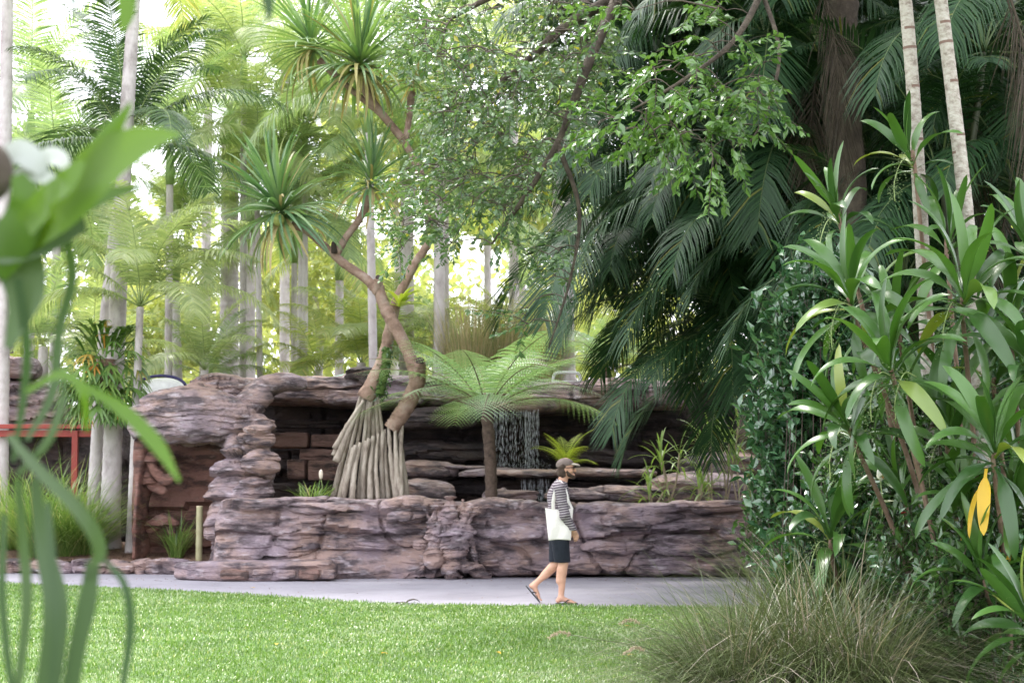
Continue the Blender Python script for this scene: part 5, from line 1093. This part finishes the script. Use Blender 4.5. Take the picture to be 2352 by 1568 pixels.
# ------------------------------------------------------------------ the walking man
class SDF:
    """blend of rounded shapes on a grid, turned into one continuous surface"""
    def __init__(s, lo, hi, h):
        s.lo, s.h = np.array(lo, float), h; s.n = np.ceil((np.array(hi)-s.lo)/h).astype(int)+1; s.A = np.full(s.n, 1.0, np.float32)
    def _box(s, a, b):
        i0 = np.clip(((a-s.lo)/s.h).astype(int)-1, 0, s.n-1); i1 = np.clip(((b-s.lo)/s.h).astype(int)+2, 1, s.n)
        g = np.meshgrid(*[s.lo[k]+s.h*np.arange(i0[k], i1[k]) for k in range(3)], indexing='ij')
        return tuple(slice(i0[k], i1[k]) for k in range(3)), np.stack(g, -1)
    def _mix(s, sl, d, k, op='add'):
        a = s.A[sl]
        if op == 'add':
            h = np.clip(.5+.5*(a-d)/k, 0, 1); s.A[sl] = a*(1-h)+d*h-k*h*(1-h)
        else: s.A[sl] = np.maximum(a, -d)
    def cone(s, a, b, r1, r2, k=.02, sy=1.0, op='add'):
        a, b = np.array(a, float), np.array(b, float); m = max(r1, r2)*max(1, sy)+k+4*s.h
        sl, P = s._box(np.minimum(a, b)-m, np.maximum(a, b)+m); S = np.array([1, 1/sy, 1]); ba = (b-a)*S; pa = (P-a)*S
        t = np.clip((pa@ba)/(ba@ba+1e-12), 0, 1); s._mix(sl, np.linalg.norm(pa-t[..., None]*ba, axis=-1)-(r1+(r2-r1)*t), k, op); return s
    def ell(s, c, r, k=.02, rot=0.0, op='add'):
        c, r = np.array(c, float), np.array(r, float); m = r.max()+k+4*s.h; sl, P = s._box(c-m, c+m); p = P-c
        if rot: ca, sa = math.cos(rot), math.sin(rot); p = np.stack([p[..., 0]*ca+p[..., 2]*sa, p[..., 1], -p[..., 0]*sa+p[..., 2]*ca], -1)
        q = np.linalg.norm(p/r, axis=-1); s._mix(sl, (q-1)*r.min()*np.where(q > 1, 1, 1), k, op); return s
    def cut(s, f):
        g = np.meshgrid(*[s.lo[k]+s.h*np.arange(s.n[k]) for k in range(3)], indexing='ij'); s.A = np.maximum(s.A, f(*g)).astype(np.float32); return s
    def mesh(s, name, mats, smooth_it=1):
        A = s.A; S = A < 0; nx, ny, nz = A.shape; sh = (nx-1, ny-1, nz-1); acc = np.zeros(sh+(3,), np.float32); cnt = np.zeros(sh, np.float32)
        for ax in range(3):
            for o1 in (0, 1):
                for o2 in (0, 1):
                    off = [0, 0, 0]; oth = [k for k in range(3) if k != ax]; off[oth[0]], off[oth[1]] = o1, o2; of2 = list(off); of2[ax] = 1
                    s0 = tuple(slice(off[k], off[k]+sh[k]) for k in range(3)); s1 = tuple(slice(of2[k], of2[k]+sh[k]) for k in range(3))
                    x = S[s0] != S[s1]; t = A[s0][x]/(A[s0][x]-A[s1][x]); v = np.tile(np.array(off, np.float32), (len(t), 1)); v[:, ax] = t; acc[x] += v; cnt[x] += 1
        mk = cnt > 0; idx = np.full(sh, -1, np.int64); idx[mk] = np.arange(mk.sum()); V = (np.argwhere(mk)+acc[mk]/cnt[mk][:, None])*s.h+s.lo; Q = []
        for ax in range(3):
            b, c = [k for k in range(3) if k != ax]; sl0 = [slice(1, -1)]*3; sl0[ax] = slice(0, -1); sl1 = list(sl0); sl1[ax] = slice(1, None)
            e = np.argwhere(S[tuple(sl0)] != S[tuple(sl1)]); ins = S[tuple(sl0)][tuple(e.T)]; o = np.ones(3, int); o[ax] = 0; e = e+o
            def cell(db, dc): q = e.copy(); q[:, b] -= db; q[:, c] -= dc; return idx[tuple(q.T)]
            q = np.stack([cell(1, 1), cell(0, 1), cell(0, 0), cell(1, 0)], -1); fl = ins if ax != 1 else ~ins; q[~fl] = q[~fl][:, ::-1]; Q.append(q)
        Q = np.concatenate(Q); Q = Q[(Q >= 0).all(1)]
        for _ in range(smooth_it):   # relax
            a = np.zeros_like(V); n = np.zeros(len(V))
            for i in range(4):
                np.add.at(a, Q[:, i], V[Q[:, (i+1) % 4]]); np.add.at(n, Q[:, i], 1)
            V = .5*V+.5*a/np.maximum(n, 1)[:, None]
        return mesh_np(name, V, Q, None, mats)

M['skin'] = noisemat('skin', [(.50, .27, .18), (.58, .33, .23), (.62, .37, .27)], 7, .5, .08, 80, spec=.4)
M['hair'] = noisemat('brown_hair', [(.035, .022, .016), (.09, .06, .045)], 30, .7, .6, 70, stretch=(1, 1, .4))
M['cap'] = noisemat('faded_cap', [(.13, .10, .09), (.20, .16, .145)], 12, .9, .3, 120)
M['cap_pale'] = plain('cap_brim_pale', (.36, .32, .27), .9)
M['shorts'] = noisemat('navy_shorts', [(.008, .011, .018), (.018, .022, .032)], 8, .85, .4, 40)
M['canvas'] = noisemat('white_canvas', [(.78, .73, .71), (.85, .81, .79)], 5, .9, .4, 30)
M['rubber'] = plain('black_rubber', (.02, .02, .024), .6)
M['lens'] = plain('dark_lens', (.01, .01, .012), .12)
m, nt, b, out = newmat('striped_knit'); Lk = nt.links.new
tc = N(nt, 'ShaderNodeTexCoord'); nz = N(nt, 'ShaderNodeTexNoise'); nz.inputs['Scale'].default_value = 5
sx = N(nt, 'ShaderNodeSeparateXYZ'); Lk(tc.outputs['Object'], sx.inputs[0]); Lk(tc.outputs['Object'], nz.inputs['Vector'])
def mth(op, a, b_=None):
    n = N(nt, 'ShaderNodeMath', operation=op)
    for i, v in enumerate((a, b_)):
        if v is None: continue
        if isinstance(v, (int, float)): n.inputs[i].default_value = v
        else: Lk(v, n.inputs[i])
    return n.outputs[0]
zz = mth('ADD', mth('ADD', sx.outputs[2], mth('MULTIPLY', nz.outputs[0], .03)), mth('MULTIPLY', sx.outputs[0], -.12))
st_ = mth('LESS_THAN', mth('FRACT', mth('MULTIPLY', zz, 1/.0295)), .36)
mxk = N(nt, 'ShaderNodeMixRGB'); Lk(st_, mxk.inputs[0]); mxk.inputs[1].default_value = (.10, .08, .10, 1); mxk.inputs[2].default_value = (.38, .345, .365, 1)
Lk(mxk.outputs[0], b.inputs['Base Color']); b.inputs['Roughness'].default_value = .95; b.inputs['Specular IOR Level'].default_value = .1; M['knit'] = m

fp = onground(1291, 1386, -.009); man = thing('person', 'man in cap, striped jumper and dark shorts walking right along the path', 'person', (fp.x, fp.y, -.009))
S = SDF((-.52, -.40, -.01), (.36, .36, 1.78), .0065)
# legs: right leg (towards the lawn) carries him, left leg trails on its toes
rh, rk, ra = (-.02, -.085, .88), (.015, -.085, .475), (-.015, -.085, .085); lh, lk, la = (-.03, .085, .88), (-.06, .085, .47), (-.325, .095, .225)
S.cone(rh, rk, .088, .056, .03).cone((.01, -.085, .50), (.0, -.085, .44), .056, .052, .02).cone(rk, ra, .05, .034, .02).cone((-.01, -.085, .40), (-.03, -.085, .28), .056, .046, .03)
S.cone((-.02, -.085, .08), (-.05, -.085, .045), .034, .03, .02).cone((-.01, -.085, .07), (.10, -.087, .036), .033, .022, .02, 1.25).cone((.08, -.087, .034), (.13, -.088, .028), .024, .015, .015, 1.8)
for q in range(5): S.cone((.12, -.118+.0155*q, .026), (.168-.009*abs(q-3.4), -.122+.0165*q, .022), .011, .009+.002*(q == 4), .006)
S.cone(lh, lk, .088, .056, .03).cone(lk, la, .05, .034, .02).cone((-.11, .088, .43), (-.20, .09, .34), .057, .046, .03)
S.cone((-.33, .095, .22), (-.365, .095, .205), .036, .03, .02).cone((-.335, .095, .20), (-.29, .095, .105), .034, .024, .02, 1.25).cone((-.295, .095, .11), (-.272, .095, .062), .025, .017, .015, 1.7)
for q in range(5): S.cone((-.274, .063+.0155*q, .064), (-.252+.004*abs(q-1), .061+.0165*q, .034), .011, .009, .006)
# trunk, neck, head (profile to the right)
S.cone((-.03, 0, .86), (-.03, 0, 1.0), .11, .105, .04, 1.4).cone((-.02, 0, 1.0), (-.03, 0, 1.28), .105, .115, .05, 1.45).cone((-.03, -.15, 1.39), (-.03, .15, 1.39), .06, .06, .05)
S.cone((-.005, 0, 1.40), (.03, 0, 1.54), .062, .055, .03); hx, hz = .052, 1.612
S.ell((hx-.005, 0, hz+.02), (.098, .076, .108), .02).cone((hx+.03, 0, hz-.06), (hx+.062, 0, hz-.092), .05, .030, .03, 1.1).ell((hx+.09, 0, hz-.098), (.022, .024, .02), .02)
S.cone((hx+.092, 0, hz+.012), (hx+.113, 0, hz-.028), .009, .0145, .012).ell((hx+.105, 0, hz-.034), (.012, .018, .009), .01)
S.ell((hx+.084, 0, hz+.03), (.02, .05, .012), .015).ell((hx+.094, 0, hz-.062), (.012, .024, .007), .006).ell((hx+.092, 0, hz-.075), (.012, .021, .008), .006)
for sd in (-1, 1):
    S.ell((hx-.012, sd*.077, hz-.015), (.02, .009, .032), .006, .2); S.ell((hx+.075, sd*.034, hz+.012), (.014, .016, .011), .004, 0, 'sub'); S.ell((hx+.069, sd*.034, hz+.012), (.013, .013, .011), .003)
    S.ell((hx+.06, sd*.045, hz-.03), (.026, .022, .02), .02)
# arms; the hands are clasped in front of the hip
rs, re, rw = (-.03, -.205, 1.375), (.025, -.245, 1.06), (.125, -.165, .885); ls, le, lw_ = (-.02, .205, 1.375), (.03, .225, 1.06), (.135, .055, .875)
for a, b_, c in ((rs, re, rw), (ls, le, lw_)): S.cone(a, b_, .05, .04, .03).cone(b_, c, .042, .027, .02, 1)
def hand(w, d, side, curl):
    w, d, side = np.array(w), np.array(d)/np.linalg.norm(d), np.array(side)/np.linalg.norm(side); nrm = np.cross(d, side)
    S.cone(w, w+d*.03, .026, .03, .015); S.cone(w+d*.035-side*.022, w+d*.085-side*.028, .017, .014, .012).cone(w+d*.035, w+d*.09, .018, .015, .012).cone(w+d*.035+side*.022, w+d*.083+side*.028, .016, .013, .012)
    for q in range(4):
        p = w+d*(.086-.004*abs(q-1.4))+side*(-.03+.02*q); ln = (.026, .030, .028, .021)[q]; dd = d.copy()
        for s_ in range(3):
            dd = dd+nrm*curl; dd /= np.linalg.norm(dd); p2 = p+dd*ln*(1, .8, .65)[s_]; S.cone(p, p2, .0098-.0008*s_, .009-.0008*s_, .004); p = p2
    p = w+d*.03-side*.026; p2 = p+(d*.6-side*.6+nrm*.4)*.036; p3 = p2+(d*.9-side*.1+nrm*.5)*.028; S.cone(p, p2, .013, .0115, .01).cone(p2, p3, .011, .0085, .005)
hand(rw, (.35, .62, -.70), (.75, -.2, .35), .42); hand(lw_, (.30, -.55, -.75), (.75, .2, .35), -.42)
obj('body', S.mesh('body', [M['skin']], 2), man)
# jumper
K = SDF((-.30, -.36, .80), (.30, .36, 1.56), .008)
K.cone((-.035, 0, .90), (-.035, 0, 1.02), .128, .126, .04, 1.35).cone((-.03, 0, 1.02), (-.04, 0, 1.27), .126, .136, .05, 1.35).cone((-.035, -.14, 1.375), (-.035, .14, 1.375), .083, .083, .05).cone((-.035, 0, 1.35), (.0, 0, 1.455), .10, .072, .04)
for a, b_, c in ((rs, re, rw), (ls, le, lw_)):
    a, b_, c = map(np.array, (a, b_, c)); K.cone(a, b_, .072, .058, .035).cone(b_, c+(c-b_)*.02, .06, .043, .02); K.cone(c-(c-b_)*.14, c-(c-b_)*.05, .05, .042, .008)
K.A += (.02*(fbm(np.stack(np.meshgrid(*[np.arange(n)*.008 for n in K.n], indexing='ij'), -1)*np.array([14, 14, 24]), 2)-.5)).astype(np.float32)
K.cut(lambda x, y, z: np.maximum(.875-z, (z-(1.468+(x-.0)*-.35)))); obj('jumper', K.mesh('jumper', [M['knit']], 2), man)
# shorts
H = SDF((-.26, -.26, .42), (.24, .26, 1.0), .008)
H.cone((-.03, 0, .92), (-.03, 0, .80), .122, .118, .03, 1.4).cone((-.03, -.088, .82), (.0, -.087, .50), .115, .098, .03).cone((-.035, .088, .82), (-.06, .087, .50), .115, .098, .03)
H.A += (.014*(fbm(np.stack(np.meshgrid(*[np.arange(n)*.008 for n in H.n], indexing='ij'), -1)*np.array([13, 13, 7]), 2)-.5)).astype(np.float32)
H.cut(lambda x, y, z: np.maximum(.497-z+.02*x, z-.95)); obj('shorts', H.mesh('shorts', [M['shorts']], 2), man)
# cap, hair, beard, glasses
C_ = SDF((-.12, -.16, 1.5), (.26, .16, 1.79), .006)
C_.ell((hx-.012, 0, hz+.035), (.112, .09, .092), .01).cut(lambda x, y, z: (hz+.032+(x-hx)*.16)-z); obj('cap', C_.mesh('cap', [M['cap']], 2), man)
B_ = SDF((.05, -.13, 1.55), (.26, .13, 1.74), .005); B_.ell((hx+.095, 0, hz+.045), (.078, .078, .02), .005, -.15).cut(lambda x, y, z: np.maximum(hx+.06-x, (hz+.045+(x-hx-.08)*-.18)-.006-z+.0*(y*y)))
obj('cap_brim', B_.mesh('cap_brim', [M['cap_pale']], 2), man)
Hr = SDF((-.12, -.15, 1.42), (.2, .15, 1.72), .006); rgh = np.random.default_rng(3)
for _ in range(60):
    sd = rgh.choice([-1, 1]); c = (hx-.03-.055*rgh.random(), sd*(.025+.058*rgh.random()), hz+.035-.13*rgh.random()); Hr.ell(c, (.02+.012*rgh.random(), .017, .026), .012, rgh.uniform(-.5, .5))
Hr.ell((hx-.055, 0, hz-.035), (.055, .075, .075), .02); obj('hair', Hr.mesh('hair', [M['hair']], 1), man)
Br = SDF((-.02, -.12, 1.45), (.24, .12, 1.66), .005)
for sd in (-1, 1): Br.cone((hx+.005, sd*.068, hz-.035), (hx+.035, sd*.055, hz-.075), .014, .018, .02).cone((hx+.035, sd*.052, hz-.075), (hx+.088, sd*.014, hz-.103), .018, .022, .02).cone((hx+.10, sd*.024, hz-.058), (hx+.113, sd*.004, hz-.047), .006, .007, .006)
obj('beard', Br.mesh('beard', [M['hair']], 1), man)
mb = MB()
for sd in (-1, 1):
    a = np.linspace(0, 2*math.pi, 15)[:-1]; ctr = np.array([hx+.093, sd*.036, hz+.012]); mb.tube([ctr+np.array([-.004, 0, 0]), ctr+np.array([.006, 0, 0])], [.022, .021], 12)
    mb.tube([ctr+np.array([-.004, sd*.018, .008]), (hx+.055, sd*.078, hz+.012), (hx-.01, sd*.083, hz+.008)], .0045, 6)
mb.tube([(hx+.1, -.02, hz+.017), (hx+.112, 0, hz+.016), (hx+.1, .02, hz+.017)], .004, 6); obj('sunglasses', mb.mesh('sunglasses', [M['lens']]), man)
# thongs
def thong(name, heel, toe, dz, strapc):
    heel, toe = np.array(heel), np.array(toe); d = toe-heel; L = np.linalg.norm(d); d /= L; sdv = np.array([0, 1, 0.]); n = np.cross(d, sdv); n *= np.sign(n[2]) if abs(n[2]) > .2 else 1; P = []
    for k, (u, w) in enumerate(((0, .016), (.06, .031), (.2, .036), (.45, .034), (.7, .044), (.88, .04), (.97, .024), (1, .01))): P.append((u, w))
    mb = MB(); V = []
    for u, w in P:
        c = heel+d*L*u
        for s_, z in ((-1, 0), (1, 0), (1, -.014), (-1, -.014)): V.append(c+sdv*w*s_+n*z)
    Q = [(0, 1, 2, 3), (28, 31, 30, 29)]
    for k in range(7):
        for q in range(4): Q.append((4*k+q, 4*k+4+q, 4*k+4+(q+1) % 4, 4*k+(q+1) % 4))
    mb.add(V, Q); o = obj('flip_flop', mb.mesh('flip_flop', [M['rubber']]), man); t0 = heel+d*L*.80
    mb = MB()
    for s_ in (-1, 1): mb.tube(spline([t0+n*.004, t0+n*.03-d*.03+sdv*s_*.012, heel+d*L*.55+sdv*s_*.036+n*.036, heel+d*L*.42+sdv*s_*.036], 10), .006, 6)
    obj('strap', mb.mesh('strap', [M['rubber']]), o)
thong('flip_flop', (-.085, -.086, .016), (.185, -.09, .016), 0, None); thong('flip_flop', (-.425, .095, .212), (-.258, .095, .016), 0, None)
# canvas bag on the shoulder (a thing of its own)
bag = thing('tote_bag', 'white canvas tote bag hanging from the man\'s shoulder', 'bag', (fp.x, fp.y, -.009))
nb, mb_ = 26, 22; V = []; sheets = []
for sgn in (-1, 1):
    for i_ in range(nb):
        for j_ in range(mb_):
            u, v = i_/(nb-1), j_/(mb_-1); z = 1.145-.385*v+.012*math.sin(u*3.1)*v-.02*(1-v)*math.sin(u*3.14); x = -.205+.305*u+(.02*v)*(1-2*u)+.02*v+.03*u*(1-v)
            bul = .030*math.sin(math.pi*min(1, u*.98+.01))**.6*(.25+.75*math.sin(math.pi*min(1, .12+v*.86))); y = -.212+sgn*(bul+.003)+.008*math.sin(u*9+v*5)*v+.03*u
            V.append((x, y, z))
i_, j_ = np.meshgrid(np.arange(nb-1), np.arange(mb_-1), indexing='ij'); a = (i_*mb_+j_).ravel(); Q1 = np.stack([a, a+mb_, a+mb_+1, a+1], -1); Q2 = Q1[:, ::-1]+nb*mb_; Q3 = []
for i_ in range(nb-1): a = i_*mb_+mb_-1; Q3.append((a, a+mb_, a+mb_+nb*mb_, a+nb*mb_))
for j_ in range(mb_-1):
    Q3.append((j_, j_+1, j_+1+nb*mb_, j_+nb*mb_)); a = (nb-1)*mb_+j_; Q3.append((a+1, a, a+nb*mb_, a+1+nb*mb_))
obj('pouch', mesh_np('pouch', V, np.concatenate([Q1, Q2, np.array(Q3)]), None, [M['canvas']]), bag)
for x0, x1, yo, y1 in ((-.115, .0, -.222, -.228), (-.10, .06, -.195, -.17)):
    C = spline([(x0, yo, 1.12), (x0-.0, yo-.012, 1.22), (x0+.03, -.215, 1.36), (-.04, -.155, 1.468), (.025, -.20, 1.39), (.06, -.225 if yo < -.2 else -.16, 1.27), (x1+.06, y1+.0, 1.125)], 40); mb = MB(); t = np.linspace(0, 1, 40)
    ribbon(mb, C, np.full(40, .015), (1, .25, .0), .05); ribbon(mb, C+np.array([0, .004, 0]), np.full(40, .015), (1, .25, 0), .05); obj('handle', mb.mesh('handle', [M['canvas']]), bag)

# ------------------------------------------------------------------ small things
c = onground(930, 1387, .012); t = thing('dry_leaf', 'curled dry brown leaf lying on the lawn edge beside the path', 'leaf', c)
for k in range(3): put('leaf_blade', strap_mesh('leaf_blade', [M['dead']], L=.20-.04*k, W=.05, e0=40-20*k, e1=-50, n=9, tip=.3, pet=.05), t, Matrix.Rotation(k*2.3+.2, 4, 'Z'))
lf = strap_mesh('fallen_leaf', [M['cordy_yellow']], L=.07, W=.018, e0=20, e1=-20, n=6, tip=.3)
for k, (px, py, w_) in enumerate(((575, 1350, 'near the path on the left'), (635, 1480, 'in the middle of the pale mown strip'), (1450, 1438, 'below the walking man'), (1600, 1410, 'nearest the fountain grass'), (1440, 1505, 'right of centre on the lawn'), (1150, 1500, 'in the centre of the lawn'), (890, 1500, 'left of centre on the lawn'))):
    o = obj('fallen_leaf', lf, None, onground(px, py, .03)); o.rotation_euler = (0, 0, k*1.7); tag(o, 'small yellow fallen leaf '+w_, 'leaf', 'fallen leaves on the lawn')
# scraps blown on to the path
n = 420; p = np.stack([rng.uniform(-7, 4, n), np.zeros(n), np.full(n, -.004)], -1); e_ = lawn_far(p[:, 0]); f_ = rng.random(n)
p[:, 1] = np.where(rng.random(n) < .6, 25.2-.6*f_**2, e_+(25-e_)*f_)
V, T = blades(p, rng.uniform(0, 6.28, n), rng.uniform(1.35, 1.6, n), rng.uniform(.015, .07, n), rng.uniform(.004, .014, n))
tag(obj('path_litter', mesh_np('path_litter', V, None, T, [M['chips']])), 'scraps of dry leaf scattered on the path', kind='stuff')
# bamboo post by the arch
c = at(457, 1272, 26.85); c.z = .12; t = thing('bamboo_post', 'short pale bamboo post standing beside the rock arch', 'post', c); hgt = at(457, 1163, 26.85).z-c.z
mb = MB(); z = np.linspace(0, hgt, 36); r = .052*(1+.07*np.exp(-(((z/.2) % 1-.5)/.09)**2)); mb.tube([(0.0, 0, q) for q in z], r, 12); obj('pole', mb.mesh('pole', [noisemat('bamboo', [(.30, .28, .15), (.42, .39, .24)], 6, .5, .2, 30)]), t)
mb = MB(); mb.tube([(0, 0, hgt), (0, 0, hgt+.012)], [.053, .05], 12); obj('cap', mb.mesh('cap', [plain('bamboo_cut', (.60, .50, .34), .8)]), t)
# red rail by the left rock
M['red'] = plain('red_paint', (.30, .035, .025), .5); a_, b_ = at(-30, 985, 29.8), at(248, 985, 29.8)
t = thing('red_railing', 'red painted timber railing beside the far left rock', 'railing', (a_.x, 29.8, .1)); o0 = Vector((a_.x, 29.8, .1))
def rail(x0, x1, y0, y1, Y, nm='rail'):
    p, q = at(x0, y0, Y)-o0, at(x1, y1, Y)-o0; mb = MB(); mb.box((p.x, p.y-.05, q.z), (q.x, p.y+.05, p.z)); o = obj(nm, mb.mesh(nm, [M['red']], False), t); bv = o.modifiers.new('edge', 'BEVEL'); bv.width = .008; bv.segments = 2
rail(-40, 250, 974, 984, 29.75); rail(-40, 250, 988, 1003, 29.85)
for px in (192,): 
    p = at(px, 0, 29.8)-o0; mb = MB(); mb.box((p.x-.05, -.045, 0), (p.x+.05, .045, at(0, 988, 29.8).z-.1)); obj('post', mb.mesh('post', [M['red']], False), t)
# far left rock
t = thing('rock_block', 'big cracked violet grey rock behind the red rail at the left edge', 'rock')
rock('rock_body', t, M['rock'], [at(-260, 940, 31.5), at(-60, 935, 31.5), at(60, 940, 31.4), at(150, 970, 31.6)], [.55, .62, .6, .4], .9, 130, 90, .22, seed=201, f1=3.2, f2=9, pw=4, endp=14)
rock('rock_cap', t, M['rock'], [at(-120, 845, 31.0), at(20, 845, 30.9), at(98, 852, 31.0)], [.22, .24, .2], .55, 70, 60, .12, seed=211, f1=5, f2=13, pw=4.5, endp=14)
rock('rock_base', t, M['rock_wet'], [at(-300, 1130, 31.9), at(50, 1130, 32), at(330, 1120, 31.6)], 1.3, .5, 120, 90, .25, seed=221, f1=3, f2=9, pw=5, endp=20)
# white domed canopy behind the arch
M['white'] = plain('white_canvas_roof', (.80, .80, .82), .5); M['rim'] = plain('dark_blue_rim', (.03, .025, .12), .4); ca = at(378, 905, 33); zb = float(terrain(ca.x, 33))
t = thing('canopy', 'white rounded canopy with a dark blue rim behind the rock arch', 'canopy', (ca.x, 33, zb))
mb = MB(); n = 20
prof = [(0.50, 0), (.49, .1), (.44, .19), (.34, .26), (.2, .30), (.0, .315)]
V = [(r*math.cos(a), r*.8*math.sin(a), ca.z-zb+z) for r, z in prof for a in np.linspace(0, 2*math.pi, n, endpoint=False)]; Q = [(k*n+j, k*n+(j+1) % n, (k+1)*n+(j+1) % n, (k+1)*n+j) for k in range(5) for j in range(n)]; mb.add(V, Q); obj('roof', mb.mesh('canopy_roof', [M['white']]), t)
mb = MB(); mb.tube([(.47*math.cos(a), -.36*math.sin(a)*0-.33, ca.z-zb+.12+.22*math.sin(a)) for a in np.linspace(.15, 3.0, 20)], .03, 8); obj('rim', mb.mesh('rim', [M['rim']]), t)
for s_ in (-1, 1):
    mb = MB(); mb.tube([(s_*.4, 0, 0), (s_*.4, 0, ca.z-zb+.1)], .025, 8); obj('pole', mb.mesh('pole', [M['white']]), t)
# white handrail over the cave roof
hr = at(1300, 880, 30.6); t = thing('handrail', 'small white tubular handrail on top of the cave roof', 'handrail', hr)
mb = MB(); C = spline([at(1270, 895, 30.6)-hr, at(1271, 868, 30.6)-hr, at(1277, 857, 30.6)-hr, at(1300, 855, 30.6)-hr, at(1326, 857, 30.6)-hr, at(1333, 868, 30.6)-hr, at(1334, 895, 30.6)-hr], 40); mb.tube(C, .028, 10); obj('rail', mb.mesh('rail', [M['white']]), t)
mb = MB(); mb.tube([at(1271, 876, 30.6)-hr, at(1333, 876, 30.6)-hr], .018, 8); obj('crossbar', mb.mesh('crossbar', [M['white']]), t)
a_, b_ = at(765, 868, 30.2), at(828, 853, 30.4); t = thing('pale_rail', 'pale green sloping pipe rail on the cave roof behind the screw pine', 'rail', a_); mb = MB(); mb.tube([(0, 0, 0), b_-a_], .028, 8); obj('pipe', mb.mesh('pipe', [plain('pale_green_paint', (.50, .68, .58), .4)]), t)
for q in (.1, .9):
    p = (b_-a_)*q; mb = MB(); mb.tube([p, p+Vector((0, 0, -.22))], .02, 8); obj('post', mb.mesh('post', [M['white']]), t)
# bud on a stalk by the prop roots
c = at(737, 1140, 26.1); t = thing('papery_seed_bud', 'pale papery bud on a thin stalk left of the prop roots', 'flower', c); e = at(737, 1098, 26.1)-c
mb = MB(); mb.tube(spline([(0, 0, 0), e*.5+Vector((.02, 0, 0)), e], 8), .005, 5); obj('stalk', mb.mesh('stalk', [M['stalk']]), t)
mb = MB(); a = np.linspace(0, math.pi, 9); mb.tube([e+Vector((0, 0, .06-.075*math.cos(x))) for x in a], .032*np.sin(a)+.001, 9); obj('bud', mb.mesh('bud', [plain('papery_bud', (.66, .58, .48), .8)]), t)
